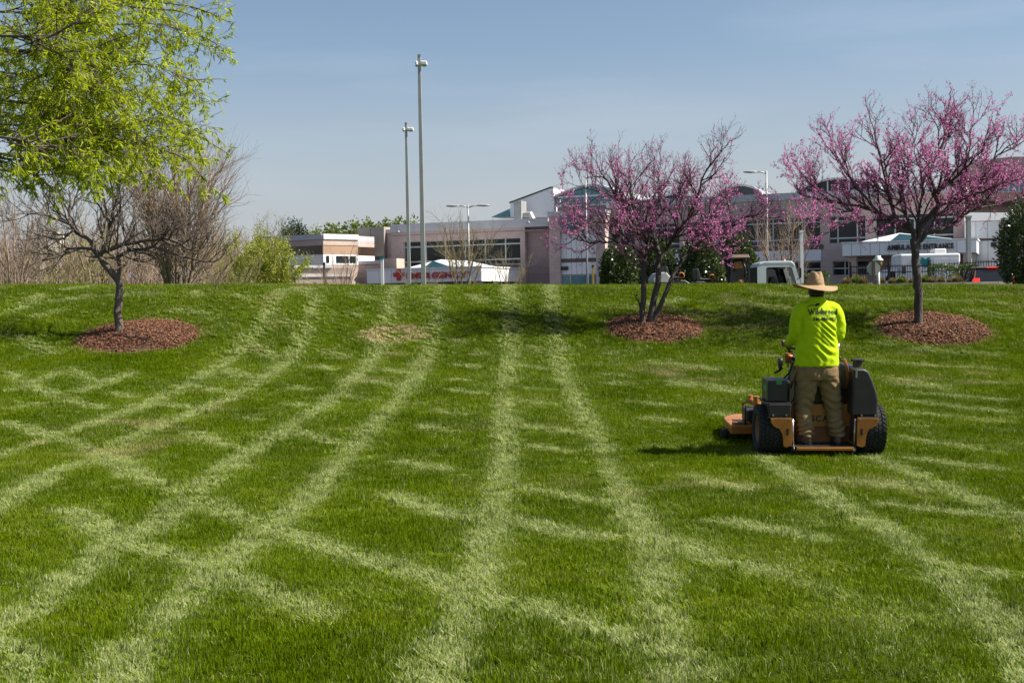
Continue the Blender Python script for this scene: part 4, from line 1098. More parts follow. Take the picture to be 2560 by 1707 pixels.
# bare tree, left
b = beds[0]; base = np.array([hit(296, 840)[0], b['y'], float(ground_z(b['x'], b['y']))+b['H']-.02]); dL = b['y']
limbs = [
 ([(296, 824), (296, 759), (299, 706), (276, 678), (245, 637), (233, 619)], .080, .052, 0, 0),
 ([(233, 622), (228, 604), (184, 575), (172, 545), (183, 510), (214, 490)], .045, .010, 10, .7),
 ([(176, 562), (134, 545), (77, 533), (30, 540)], .026, .007, 9, -.8),
 ([(258, 624), (275, 575), (283, 522), (279, 453), (287, 400)], .040, .009, 12, -.4),
 ([(250, 636), (306, 614), (363, 602), (421, 598), (478, 625)], .046, .016, 12, -.6),
 ([(299, 700), (295, 652), (270, 632), (262, 600)], .040, .018, 5, -.3),
 ([(285, 650), (325, 629), (383, 621), (459, 644), (530, 656)], .036, .013, 11, -.9),
 ([(233, 625), (180, 620), (130, 640), (90, 655)], .028, .008, 9, -.6),
 ([(283, 522), (320, 480), (360, 430)], .02, .007, 8, .8),
 ([(184, 575), (150, 600), (100, 590)], .02, .007, 7, 1.0),
 ([(306, 614), (330, 560), (350, 500)], .02, .007, 8, 1.1),
 ([(421, 598), (460, 570), (500, 560)], .014, .006, 6, .3)]
RBL = dict(RB); RBL['kids'] = [0, 5, 4, 3, 0]; RBL['len'] = [0, .85, .5, .28, .16]; RBL['rad'] = [0, .022, .011, .0075, .005]
t, out, rg = traced_tree('bare_tree', 'crooked leafless tree in the mulch bed at left', 'tree', None, dL, base, limbs, M['bark_grey'], RBL, 9)
V_, D_ = twig_samples(out, rg, 6, 2); n = len(V_)
V, F = cards(V_, rg.normal(0, 1, (n, 3)), rg.uniform(.015, .03, n), rg.uniform(.01, .018, n), rg); o = obj_from('bud', np_mesh('bud', V, [F]), M['bark_grey'], t); o['kind'] = 'stuff'

# willow oak reaching in at the top left; its trunk stands outside the picture
OK = dict(seg=[4, 5, 4, 3], wig=[.08, .12, .15, .15], trop=[0, -.02, -.03, -.05], kids=[0, 6, 4, 0], ang=[0, 36, 40, 40], len=[0, .50, .24, .12], rad=[0, .008, .004, .002], tip=.3, lift=.03)
rg = np.random.default_rng(3); ox, oy = -6.2, 10.5
oak = empty('willow_oak', (ox, oy, float(ground_z(ox, oy))), 0, 'yellow-green leafy branches hanging in at the top left', 'tree')
base = np.array([ox, oy, float(ground_z(ox, oy))]); tub = Tubes(); twt = Tubes(); out = []
tub.add([np.array([0, 0, z]) + np.array([.05*math.sin(z), .04*math.cos(z*1.3), 0]) for z in np.linspace(-.1, 9, 14)], np.linspace(.26, .07, 14), 12)
OL = [([(0, -60), (200, -40), (330, 10), (480, 25)], 9.0, 3.9, 15), ([(0, 30), (130, 20), (300, 60), (460, 60), (560, 84)], 9.3, 3.5, 17), ([(0, 130), (170, 120), (330, 155), (450, 165), (535, 190)], 9.0, 3.4, 20),
      ([(0, 180), (150, 190), (270, 225), (370, 225)], 9.8, 3.0, 16), ([(0, 250), (110, 262), (230, 290), (360, 300), (480, 305)], 9.2, 2.8, 20), ([(0, 310), (120, 305), (250, 318), (370, 325), (430, 350)], 8.7, 2.5, 20),
      ([(0, 395), (110, 400), (190, 395), (240, 410)], 9.4, 2.2, 7), ([(-20, 340), (60, 365), (150, 365), (240, 370)], 8.3, 2.3, 13), ([(0, -20), (100, 60), (210, 110), (300, 120)], 10.0, 3.3, 16), ([(0, 90), (100, 100), (200, 60), (260, 30)], 8.2, 3.4, 16),
      ([(0, 220), (80, 250), (190, 300), (290, 330), (350, 370)], 10.4, 2.8, 15), ([(0, 280), (60, 310), (100, 340), (150, 380)], 9.9, 2.4, 8), ([(0, -120), (150, -80), (300, -60), (420, -20)], 9.6, 3.9, 14), ([(0, 425), (50, 420), (80, 425)], 9.0, 2.1, 4), ([(100, 130), (180, 180), (250, 190), (330, 250)], 8.5, 3.2, 13), ([(0, 290), (200, 292), (400, 305), (570, 335)], 9.3, 2.6, 15), ([(40, 330), (220, 345), (400, 362), (520, 385)], 8.8, 2.5, 12), ([(0, -30), (200, -25), (400, 0), (560, 15)], 9.4, 3.8, 12), ([(0, 385), (120, 410), (240, 425)], 9.2, 2.3, 5)]
for pl, d, zs, kids in OL:
    pl = [(x if x < 120 else 120+(x-120)*.80, y) for x, y in pl]
    P = [np.array([0.05, 0, min(8.5, at(*pl[0], d)[2]-base[2]+.5)])] + [at(x, y, d + rg.normal(0, .12)) - base for x, y in pl]
    pts, rad = smooth_path(P, [.045, .009] + list(np.linspace(.008, .003, len(P)-2)), 5); tub.add(pts, rad, 6)
    dirs = [unit(np.array(pts[min(i+1, len(pts)-1)])-pts[max(i-1, 0)]) for i in range(len(pts))]
    so = []; spawn(rg, so, [np.array(p) for p in pts], dirs, rad, 1, 1, OK, t0=.16, count=int(kids*1.15)); out += so
    n5 = max(4, int(len(pts)*.55)); so = []; spawn(rg, so, [np.array(p) for p in pts[:n5]], dirs[:n5], rad, 1, 1, OK, t0=.3, count=int(kids*.7)); out += so
    grow(rg, out, np.array(pts[-1]), dirs[-1], .35, .006, 2, OK)
branches_to(out, twt, 1)
tub.build('trunk', M['bark_grey'], oak); o = twt.build('twigs', M['bark_grey'], oak); o['kind'] = 'stuff'
P, D = twig_samples(out, rg, 30, 2); k = 3; n = len(P)*k
DD = np.repeat(D, k, 0)*.5+rg.normal(0, .55, (n, 3))+np.array([0, 0, -.42])
V, F = cards(np.repeat(P, k, 0), DD, rg.uniform(.035, .072, n), rg.uniform(.007, .012, n), rg, .15)
o = obj_from('leaves', np_mesh('leaves', V, [F]), M['oak_leaf'], oak); o['kind'] = 'stuff'

# ------------------------------------------------------------------ background trees and shrubs
CM = dict(seg=[6, 6, 5, 4], wig=[.05, .08, .1, .12], trop=[.03, .05, .05, .05], kids=[0, 7, 7, 0], ang=[0, 30, 32, 34], len=[0, 1.5, .8, .4], rad=[0, .022, .010, .006], tip=.25, lift=.15)
def stem_tree(name, label, px, depth, py_top, width_px, stems, m_trunk, m_twig, seed, prm=CM, group=None, tw=.013, leafm=None, leaf_n=0, leaf_s=.1, base_r=.05, zbase=1.05, cat='tree', fan=1.0, k1=7):
    rg = np.random.default_rng(seed); p = at(px, py_top, depth); H = p[2]-zbase; W = width_px/FPX*depth/2
    root = empty(name, (p[0], p[1], zbase), rg.uniform(0, 6), label, cat, group)
    pr = dict(prm); sc = H/5.0; pr['len'] = [0, prm['len'][1]*sc, prm['len'][2]*sc, prm['len'][3]*sc]; pr['rad'] = [0, max(.018*sc, tw), max(.011*sc, tw*.8), tw*.7]
    pr['kids'] = [0, prm['kids'][1], prm['kids'][2], 0]
    out = []; tub = Tubes(); twt = Tubes()
    for s_ in range(stems):
        a = 2*math.pi*(s_+rg.uniform(-.3, .3))/stems; rr = W*(rg.uniform(.35, .95) if stems > 1 else .1)*fan; hh = H*(rg.uniform(.8, 1) if rr < W*.6 else rg.uniform(.62, .88))
        P = [np.array([rr*t**1.35*math.cos(a)+.12*math.cos(a), rr*t**1.35*math.sin(a)+.12*math.sin(a), hh*.92*t-.1]) for t in (0, .25, .5, .75, 1)]
        P = [q_+rg.normal(0, .03*sc, 3) for q_ in P]
        pts, rad = smooth_path(P, list(np.linspace(base_r*sc, tw, 5)), 3); tub.add(pts, rad, 6)
        dirs = [unit(np.array(pts[min(i+1, len(pts)-1)])-pts[max(i-1, 0)]) for i in range(len(pts))]
        so = []; spawn(rg, so, [np.array(q_) for q_ in pts], dirs, rad, 1, 1, pr, t0=.28, count=k1); out += so
    branches_to(out, twt, 2); tub.build('trunk', m_trunk, root); o = twt.build('twigs', m_twig, root); o['kind'] = 'stuff'
    if leafm:
        P, D = twig_samples(out, rg, leaf_n, 1); n = len(P)
        V, F = cards(P+rg.normal(0, .06, (n, 3)), rg.normal(0, 1, (n, 3)), rg.uniform(.6, 1.3, n)*leaf_s, rg.uniform(.4, .8, n)*leaf_s, rg)
        o = obj_from('crown', np_mesh('crown', V, [F]), leafm, root); o['kind'] = 'stuff'
    return root
stem_tree('crape_myrtle', 'tall bare many-stemmed tree behind the crooked tree at left', 435, 37, 275, 270, 14, M['bark_tan'], M['twig_brown'], 31, tw=.0095, base_r=.055, k1=17)
stem_tree('crape_myrtle', 'bare crape myrtle in front of the long hospital window', 1152, 62, 520, 190, 8, M['bark_tan'], M['twig_olive'], 32, tw=.012, k1=8, base_r=.05)
stem_tree('crape_myrtle', 'small bare crape myrtle before the brick recess', 1272, 62, 618, 120, 7, M['bark_tan'], M['twig_olive'], 33, tw=.011, k1=6)
stem_tree('crape_myrtle', 'bare crape myrtle in front of the sunlit annex wall', 852, 60, 612, 150, 8, M['bark_tan'], M['twig_brown'], 34, tw=.011, k1=6)
stem_tree('crape_myrtle', 'bare crape myrtle right of the white truck cab', 1962, 60, 500, 150, 9, M['bark_tan'], M['twig_brown'], 35, tw=.011, k1=7)
stem_tree('crape_myrtle', 'small bare shrub between the two grey light poles and the cross', 1050, 64, 640, 90, 6, M['bark_tan'], M['twig_brown'], 36, tw=.011, k1=5, cat='shrub')
for i, (px, d, top, w, m) in enumerate([(25, 44, 470, 230, 'twig_brown'), (130, 52, 455, 260, 'twig_brown'), (235, 48, 440, 240, 'twig_olive'), (330, 58, 470, 240, 'twig_brown'), (500, 55, 520, 200, 'twig_olive'), (560, 62, 560, 190, 'twig_olive'), (-40, 50, 520, 200, 'twig_brown')]):
    words = ['leafless brown tree at the far left edge behind the bank', 'leafless brown tree left of the crooked tree crown', 'olive-twigged bare tree straight behind the crooked tree', 'bare brown tree just left of the tall many-stemmed tree', 'olive bare tree right of the tall many-stemmed tree', 'bare olive tree beside the yellow-green shrub', 'leafless tree cut off by the left edge of the picture'][i]
    stem_tree('bare_background_tree', words, px, d, top, w, 7, M['twig_brown'], M[m], 60+i, group='bare trees behind the left bank', tw=.011, k1=8, leafm=M['bush_leaf'] if m == 'twig_olive' else None, leaf_n=1.2, leaf_s=.08)
words = ['low brown thicket shrub at far left above the grass edge', 'low brown thicket shrub below the small white building', 'low tangled shrub left of the crooked trunk', 'low tangled shrub right of the crooked trunk', 'low tangled shrub under the tall many-stemmed tree', 'low olive shrub left of the yellow-green bush']
for i, (px, d, top, w, m) in enumerate([(40, 46, 585, 240, 'twig_brown'), (150, 46, 600, 220, 'twig_olive'), (240, 50, 590, 240, 'twig_brown'), (360, 50, 600, 240, 'twig_brown'), (470, 48, 600, 240, 'twig_brown'), (570, 50, 610, 200, 'twig_olive')]):
    stem_tree('thicket_shrub', words[i], px, d, top, w, 11, M['twig_brown'], M[m], 80+i, group='thicket shrubs behind the left bank', tw=.013, k1=9, cat='shrub', fan=1.1, leafm=M['bush_leaf'] if m == 'twig_olive' else None, leaf_n=2.0, leaf_s=.07)
# the far thicket reads as one brown mass
rg = np.random.default_rng(77); ft = Tubes(); out = []
pr = dict(CM); pr['len'] = [0, 1.3, .8, .4]; pr['rad'] = [0, .026, .02, .014]; pr['kids'] = [0, 6, 5, 0]
for k in range(46):
    px = rg.uniform(-120, 660); d = rg.uniform(66, 84); p = at(px, rg.uniform(575, 640) if px > 120 else rg.uniform(540, 620), d); H = p[2]-1.05
    for s_ in range(5):
        a = rg.uniform(0, 6.28); rr = rg.uniform(.2, 1.1)
        pts = [np.array([p[0]+rr*t*math.cos(a), p[1]+rr*t*math.sin(a), 1.0+H*.9*t]) for t in np.linspace(0, 1, 7)]
        ft.add(pts, np.linspace(.06, .02, 7), 5); dirs = [unit(pts[1]-pts[0])]*7
        spawn(rg, out, pts, dirs, np.linspace(.06, .02, 7), 1, 1, pr, t0=.1, count=7)
branches_to(out, ft, 2)
o = ft.build('far_thicket', M['twig_brown'], None); tag(o, 'brown leafless thicket filling the background at left', 'thicket', kind='stuff')
stem_tree('spring_shrub', 'bright yellow-green leafing shrub, the larger right one', 675, 55, 588, 150, 10, M['twig_olive'], M['twig_olive'], 91, group='yellow-green shrubs', tw=.011, k1=9, leafm=M['bush_leaf'], leaf_n=26, leaf_s=.085, cat='shrub')
stem_tree('spring_shrub', 'yellow-green leafing shrub, the left one beside bare trees', 612, 58, 580, 110, 9, M['twig_olive'], M['twig_olive'], 92, group='yellow-green shrubs', tw=.011, k1=8, leafm=M['bush_leaf'], leaf_n=18, leaf_s=.085, cat='shrub')
stem_tree('pale_tree', 'thin pale leafless tree above the yellow-green shrubs', 676, 85, 512, 130, 5, M['bark_tan'], M['twig_olive'], 93, tw=.014, k1=9, leafm=M['far_leaf'], leaf_n=.7, leaf_s=.12, base_r=.06)

def leaf_cloud(rg, n, H, W, D, size, kind='dome', inner=.35, lump=.22, z0=0.0, wratio=.6):
    """leaves through a lumpy crown volume"""
    ph = rg.uniform(0, 6.28, 12)
    u = rg.normal(0, 1, (n, 3)); u /= np.linalg.norm(u, axis=1)[:, None]
    az, el = np.arctan2(u[:, 1], u[:, 0]), np.arcsin(u[:, 2])
    L = 1+lump*(np.sin(3*az+ph[0])*np.cos(2*el+ph[1])+.6*np.sin(7*az+ph[2])*np.sin(5*el+ph[3])+.5*np.sin(13*az+ph[4])*np.cos(9*el+ph[5]))
    r = L*(inner+(1-inner)*rg.uniform(0, 1, n)**.45)
    P = u*r[:, None]
    if kind == 'dome': P[:, 2] = np.where(P[:, 2] < 0, P[:, 2]*.9, P[:, 2]); P = np.stack([P[:, 0]*W/2, P[:, 1]*D/2, z0+(P[:, 2]*.5+.5)*H], 1)
    Dn = u+rg.normal(0, .7, (n, 3))
    return cards(P, Dn, rg.uniform(.7, 1.3, n)*size, rg.uniform(.7, 1.3, n)*size*wratio, rg, .2)
def leafy(name, label, px, depth, py_top, width_px, m, n, size, seed, group=None, cat='tree', zb=1.05, lump=.2, inner=.3, low=0.0, trunk=True, wratio=.6):
    rg = np.random.default_rng(seed); p = at(px, py_top, depth); H = p[2]-zb; W = width_px/FPX*depth
    root = empty(name, (p[0], p[1], zb), 0, label, cat, group)
    Hc = H*(1-low)*.9
    V, F = leaf_cloud(rg, n, Hc, W*.86, W*.86, size, lump=lump, inner=inner, z0=H-Hc*1.02, wratio=wratio)
    o = obj_from('crown', np_mesh('crown', V, [F]), m, root); o['kind'] = 'stuff'
    t = Tubes()
    t.add([np.array([0, 0, -.1]), np.array([.03*H, 0, H*.3]), np.array([0, .02*H, H*.6]), np.array([.02*H, 0, H*.85])], [.03*H, .024*H, .016*H, .006*H], 7)
    for k in range(9):
        a = rg.uniform(0, 6.28); z = H*rg.uniform(max(.12, low*.9), .75); t.add([np.array([0, 0, z]), np.array([math.cos(a)*W*.2, math.sin(a)*W*.2, z+H*.06]), np.array([math.cos(a)*W*.36, math.sin(a)*W*.36, z+H*.12])], [.012*H, .008*H, .003*H], 5)
    t.build('trunk', M['bark_grey'], root)
    return root
leafy('evergreen_tree', 'dark broadleaf evergreen left of the parked mowers', 1545, 57, 606, 110, M['ever_leaf'], 9000, .13, 101, 'evergreens behind the parked mowers', lump=.12, wratio=.5)
leafy('evergreen_tree', 'dark broadleaf evergreen behind the leaning redbud stems', 1640, 58, 590, 120, M['ever_leaf'], 9000, .13, 102, 'evergreens behind the parked mowers', lump=.12, wratio=.5)
leafy('evergreen_tree', 'dense evergreen behind the parked orange mower', 1752, 57, 592, 130, M['ever_leaf'], 10000, .13, 103, 'evergreens behind the parked mowers', lump=.12, wratio=.5)
leafy('evergreen_tree', 'dense evergreen just left of the white truck cab', 1842, 58, 578, 115, M['ever_leaf'], 10000, .13, 104, 'evergreens behind the parked mowers', lump=.12, wratio=.5)
leafy('evergreen_tree', 'dark evergreen at the right edge covering part of the red car', 2562, 44, 500, 150, M['ever_leaf'], 9000, .12, 105, lump=.15, wratio=.5)
leafy('pine_tree', 'dark green pine rising above the annex roof', 735, 130, 556, 90, M['pine_leaf'], 5000, .30, 106, lump=.3, low=.45, wratio=.35)
leafy('pine_tree', 'small thin pine right of the dark pine on the skyline', 790, 135, 574, 70, M['far_leaf'], 2200, .35, 107, lump=.35, low=.5, wratio=.4)
for i, (px, top, w) in enumerate([(830, 566, 80), (880, 560, 80), (925, 553, 80), (962, 556, 60), (1000, 552, 70), (1030, 556, 60)]):
    words = ['light green tree on the skyline just right of the annex corner', 'light green skyline tree above the sunlit annex', 'bright green skyline tree above the beige block', 'brownish green skyline tree above the beige block', 'light green skyline tree left of the shorter light pole', 'light green skyline tree behind the two tall light poles']
    leafy('skyline_tree', words[i], px, 150+6*i, top, w, M['far_leaf'], 3200, .45, 110+i, 'skyline trees', lump=.25, low=.3)
# ------------------------------------------------------------------ planting island, hedges, fence
isl = at(2285, 716, 54.0); iz = at(2290, 708, 52.0)[2]
V = []; F = []; n = 40
for i in range(9):
    t = i/8
    for k in range(n):
        a = 2*math.pi*k/n; V.append((isl[0]+8.5*t*math.cos(a), isl[1]+3.2*t*math.sin(a), 1.0+(iz-1.0)*(1-t**4)))
for i in range(8):
    for k in range(n): k2 = (k+1) % n; F.append((i*n+k, i*n+k2, (i+1)*n+k2, (i+1)*n+k))
tag(MB().add(V, F).build('planting_island', mat('bark_mulch', (.16, .095, .06), .95, scale=5), smooth=True), kind='structure')
kp = [(isl[0]+8.2*math.cos(a), isl[1]+3.05*math.sin(a), 0) for a in np.linspace(R_(205), R_(320), 22)]
kmb = MB()
for a, b in zip(kp[:-1], kp[1:]):
    a = Vector(a); b = Vector(b); d = (b-a).normalized(); s_ = Vector((-d.y, d.x, 0))*.09; z0, z1 = 1.0, iz+.0
    b = b-d*.015
    kmb.hexa([tuple(a-s_+Vector((0, 0, z0))), tuple(b-s_+Vector((0, 0, z0))), tuple(b+s_+Vector((0, 0, z0))), tuple(a+s_+Vector((0, 0, z0))), tuple(a-s_+Vector((0, 0, z1))), tuple(b-s_+Vector((0, 0, z1))), tuple(b+s_+Vector((0, 0, z1))), tuple(a+s_+Vector((0, 0, z1)))])
tag(kmb.build('kerb', M['concrete']), kind='structure')
def clump(px, py_top, w, d, m, label, seed):
    rg = np.random.default_rng(seed); p = at(px, py_top, d); zb = iz-.08; H = max(.25, p[2]-zb); W = w/FPX*d/2
    o = empty('ornamental_grass', (p[0], p[1], zb), 0, label, 'grass clump', 'ornamental grass clumps')
    n = 620; a = rg.uniform(0, 6.283, n); le = rg.uniform(.05, 1.25, n)
    D = np.stack([np.cos(a)*np.sin(le), np.sin(a)*np.sin(le), np.cos(le)], 1)
    P = np.stack([np.cos(a)*.12*W, np.sin(a)*.12*W, np.zeros(n)], 1)
    mid = P+D*(.55*np.stack([np.full(n, W*1.1), np.full(n, W*1.1), np.full(n, H*1.1)], 1)); tip = mid+np.stack([np.cos(a)*W*.55*np.sin(le), np.sin(a)*W*.55*np.sin(le), H*(.42-.55*np.sin(le))], 1)*rg.uniform(.6, 1.1, n)[:, None]
    S = np.stack([-np.sin(a), np.cos(a), 0*a], 1)*.014
    Vv = np.stack([P-S, P+S, mid+S, mid-S, tip], 1).reshape(-1, 3); i = np.arange(n)*5
    ob = obj_from('blades', np_mesh('blades', Vv, [np.stack([i, i+1, i+2, i+3], 1), np.stack([i+3, i+2, i+4], 1)]), m, o); ob['kind'] = 'stuff'
cw = [(2048, 694, 34), (2118, 690, 40), (2140, 684, 44), (2158, 688, 36), (2200, 688, 44), (2232, 692, 36), (2254, 686, 44), (2280, 692, 34), (2312, 684, 46), (2330, 690, 40), (2352, 688, 36), (2376, 692, 36), (2394, 686, 44)]
cl = ['tan grass clump nearest the straw hat', 'tan grass clump at the left end of the island row', 'tall green-topped grass clump left of the octagonal sign', 'low tan grass clump touching the octagonal sign post', 'tan grass clump just right of the octagonal sign', 'low tan grass clump left of the ambulance logo', 'green-tinged grass clump below the ambulance front', 'small tan grass clump left of the redbud trunk', 'tall green-topped grass clump right of the redbud trunk', 'tan grass clump under the left hedge', 'tan grass clump between the two hedges', 'low tan grass clump under the right hedge', 'tan grass clump next to the red car']
for i, (px, py, w) in enumerate(cw): clump(px, py, w, 51.5+(i % 3)*.8, M['green_grass'] if i in (2, 6, 8) else M['tan_grass'], cl[i], 200+i)
def hedge(px0, px1, pt, d, label, seed, m=None, n=3600, dep=1.0):
    rg = np.random.default_rng(seed); a, b = at(px0, pt, d), at(px1, pt, d); W = b[0]-a[0]; H = a[2]-1.05
    o = empty('clipped_hedge', ((a[0]+b[0])/2, a[1], 1.05), 0, label, 'hedge', 'clipped hedges')
    P = rg.uniform(-1, 1, (n, 3)); ax = rg.integers(0, 3, n); P[np.arange(n), ax] = np.sign(P[np.arange(n), ax])*rg.uniform(.86, 1.0, n)
    e = (np.abs(P)**4).sum(1)**.25; P = P/np.maximum(e, 1)[:, None]
    P = P*np.array([W/2, dep/2, H/2])*.97+np.array([0, 0, H/2])+rg.normal(0, .02, (n, 3))
    Vv, Ff = cards(P, rg.normal(0, 1, (n, 3))+np.array([0, 0, .5]), rg.uniform(.05, .11, n), rg.uniform(.03, .06, n), rg)
    ob = obj_from('foliage', np_mesh('foliage', Vv, [Ff]), m or M['hedge_leaf'], o); ob['kind'] = 'stuff'
    t = Tubes()
    for k in range(6): x_ = (k-2.5)/6*W*.85; t.add([np.array([x_, 0, 0]), np.array([x_+.05, .03, H*.5]), np.array([x_-.05, .1, H*.85])], [.03, .02, .01], 5)
    t.build('stem', M['bark_grey'], o)
hedge(2320, 2388, 661, 58, 'clipped green hedge right of the redbud trunk', 301)
hedge(2391, 2452, 660, 58.5, 'clipped green hedge before the red car', 302)
hedge(2006, 2032, 684, 60, 'low clipped hedge left of the straw hat', 303, n=1800)
hedge(2046, 2068, 677, 60, 'small rounded bush right of the straw hat crown', 304, n=1800)
hedge(2496, 2530, 660, 60, 'clipped hedge behind the red car roof', 305, n=1800)
# black metal fence
def fence(p0, p1, label):
    a, b = Vector((p0[0], p0[1], 1.05)), Vector((p1[0], p1[1], 1.05)); L = (b-a).length; H = p0[2]-1.05; Hb = p1[2]-1.05
    o = empty('metal_fence', tuple(a), math.atan2(b.y-a.y, b.x-a.x), label, 'fence')
    npost = max(2, int(round(L/2.3))+1)
    for k in range(npost):
        x_ = L*k/(npost-1); h_ = H+(Hb-H)*k/(npost-1); f = MB().box(x_-.045, x_+.045, -.045, .045, 0, h_+.1).build('post', M['black'], o)
        MB().box(x_-.06, x_+.06, -.06, .06, h_+.102, h_+.15).build('cap', M['black'], f)
    for fr in (.96, .82, .12):
        MB().hexa([(0, -.015, H*fr-.02), (L, -.015, Hb*fr-.02), (L, .015, Hb*fr-.02), (0, .015, H*fr-.02), (0, -.015, H*fr+.02), (L, -.015, Hb*fr+.02), (L, .015, Hb*fr+.02), (0, .015, H*fr+.02)]).build('rail', M['black'], o)
    mb = MB(); n_ = int(L/.115)
    for k in range(n_): x_ = (k+.5)*L/n_; mb.box(x_-.011, x_+.011, -.0125, .0125, .08, H+(Hb-H)*(k+.5)/n_)
    pk = mb.build('picket', M['black'], o); pk['kind'] = 'stuff'
fence(at(2126, 663, 62.0), at(2322, 660, 60.0), 'black metal picket fence below the ambulance canopy')
fence(at(2324, 658, 60.2), at(2502, 649, 59.6), 'black metal picket fence above the clipped hedges')

# ------------------------------------------------------------------ vehicles
M['tyre'] = mat('tyre_rubber', (.02, .02, .021), .85, scale=20, bump=.3, bscale=60)
M['car_glass'] = mat('car_glass', (.012, .015, .017), .05, spec=.9)
M['chrome'] = mat('steel', (.5, .5, .5), .3, .9)
def wheel(parent, x, y, r, w, rim=None):
    ty = MB().lathe([(r*.62, -w/2), (r*.92, -w/2), (r, -w*.36), (r, w*.36), (r*.92, w/2), (r*.62, w/2), (r*.55, 0)], 28, (0, 0, 0), 'x', True).build('wheel', M['tyre'], parent, smooth=False, bevel=0)
    ty.location = (x, y, r); smooth_mesh(ty.data)
    MB().lathe([(.001, w*.3), (r*.3, w*.34), (r*.6, w*.42), (r*.63, w*.48), (r*.63, -w*.48), (r*.001, -w*.3)], 20, (0, 0, 0), 'x').build('rim', rim or M['chrome'], ty, smooth=True)
    return ty
# white cab-over truck, side on (faces right); only its cab shows over the bank
p = at(1893, 655, 52.0); dpx = 52.0/FPX
tx0 = p[0]; zr_ = p[2]
trk = empty('white_truck', (tx0, p[1], zr_-2.22), 0, 'white cab-over truck with open side window parked beyond the bank', 'truck')
M['truck_white'] = mat('truck_paint', (.62, .68, .70), .3, col2=(.57, .62, .64), scale=1, coat=.5)
W_ = 1.75
def cab_poly(): return [(0, .55), (0, 2.0), (.10, 2.17), (.3, 2.22), (1.38, 2.22), (1.50, 2.14), (1.56, 2.0), (1.80, 1.25), (1.82, .55)]
win = [(.36, 1.28), (.36, 1.95), (.42, 2.0), (1.34, 2.0), (1.42, 1.93), (1.60, 1.28)]
# side panels with the window cut out: ring of quads between outline and window
def side_panel(y0, y1):
    o_ = [(0, 1.2), (0, 2.0), (.10, 2.17), (1.50, 2.14), (1.56, 2.0), (1.80, 1.2)]; mb = MB(); n_ = 6
    for k in range(n_):
        k2 = (k+1) % n_; q_ = [o_[k], o_[k2], win[k2], win[k]]
        mb.prism(q_, y0, y1)
    mb.box(0, 1.80, y0, y1, .5, 1.199)
    return mb
side_panel(0, .05).build('door', M['truck_white'], trk); side_panel(W_-.05, W_).build('door', M['truck_white'], trk)
MB().prism([(-.01, 2.0), (.10, 2.175), (.3, 2.24), (1.38, 2.24), (1.50, 2.15), (1.56, 2.02), (1.50, 2.02), (1.36, 2.12), (.3, 2.12), (.12, 2.08)], -.01, W_+.01).build('roof', M['truck_white'], trk, bevel=.03)
MB().prism(win, W_-.035, W_-.015).build('far_window', M['car_glass'], trk)
MB().prism([(-.02, .5), (.10, .5), (.10, 2.0), (-.02, 2.0)], .05, W_-.05).build('rear_wall', M['black'], trk)
MB().prism([(1.57, 2.0), (1.60, 2.0), (1.84, 1.25), (1.81, 1.25)], .12, W_-.12).build('windscreen', M['car_glass'], trk)
MB().prism([(.45, .4), (.95, .4), (.90, 1.2), (.78, 1.62), (.62, 1.62), (.55, 1.2)], .3, .8).build('seat', M['black'], trk, bevel=.04)
MB().prism([(1.45, .5), (1.80, .5), (1.75, 1.28), (1.45, 1.25)], .06, W_-.06).build('dashboard', M['black'], trk)
MB().lathe([(.20, -.012), (.212, 0), (.20, .012), (.188, 0)], 20, (0, 0, 0), 'x', True).build('steering_wheel', M['black'], trk).location = (1.36, .5, 1.34)
MB().box(1.66, 1.74, -.26, -.14, 1.55, 1.95).build('mirror', M['black'], trk, bevel=.02)
MB().tube([(1.62, -.0, 1.5), (1.7, -.2, 1.55)], .015, 6).build('mirror_arm', M['black'], trk)
MB().lathe([(.001, .10), (.05, .09), (.07, .02), (.075, 0), (.001, 0)], 14).build('beacon', mat('orange_lens', (.6, .16, .03), .4), trk, smooth=True).location = (1.2, .5, 2.235)
MB().box(-4.2, -.1, .0, W_, .75, .9).build('bed', M['black'], trk); MB().box(-4.2, 1.7, .3, 1.4, .45, .74).build('chassis', M['black'], trk)
wr_ = empty  # wheels lie across the truck
for xx, yy in ((.75, .02), (.75, W_-.02), (-3.0, .02), (-3.0, W_-.02)):
    w_ = wheel(trk, xx, yy, .38, .24); w_.rotation_euler = (0, 0, math.pi/2)

# red-brown estate car seen from behind at the right
p = at(2400, 664, 56.0); q2 = at(2552, 664, 56.0)
cw_ = 1.85
suv = empty('parked_car', (at(2487, 700, 56)[0], p[1], p[2]-1.72), R_(-9), 'red-brown car with dark tinted glass by the right evergreen', 'car')
M['car_red'] = mat('car_paint', (.17, .05, .03), .3, col2=(.12, .04, .03), scale=1, coat=.8)
tail_m = mat('tail_lens', (.6, .03, .02), .25)
def car_ring(y, hw, zb, zs, zt, ht): return [(-hw, y, zb), (-hw*1.02, y, (zb+zs)/2), (-hw, y, zs), (-ht, y, zt-.05), (-ht*.85, y, zt), (ht*.85, y, zt), (ht, y, zt-.05), (hw, y, zs), (hw*1.02, y, (zb+zs)/2), (hw, y, zb)]
body = MB().loft([car_ring(0, .88, .45, .90, .95, .84), car_ring(.08, .92, .32, .98, 1.02, .88), car_ring(1.0, .93, .28, 1.0, 1.04, .89), car_ring(3.4, .93, .28, .98, 1.02, .88), car_ring(4.4, .88, .32, .85, .92, .80), car_ring(4.6, .78, .42, .7, .76, .7)]); body.build('body', M['car_red'], suv, bevel=.03)
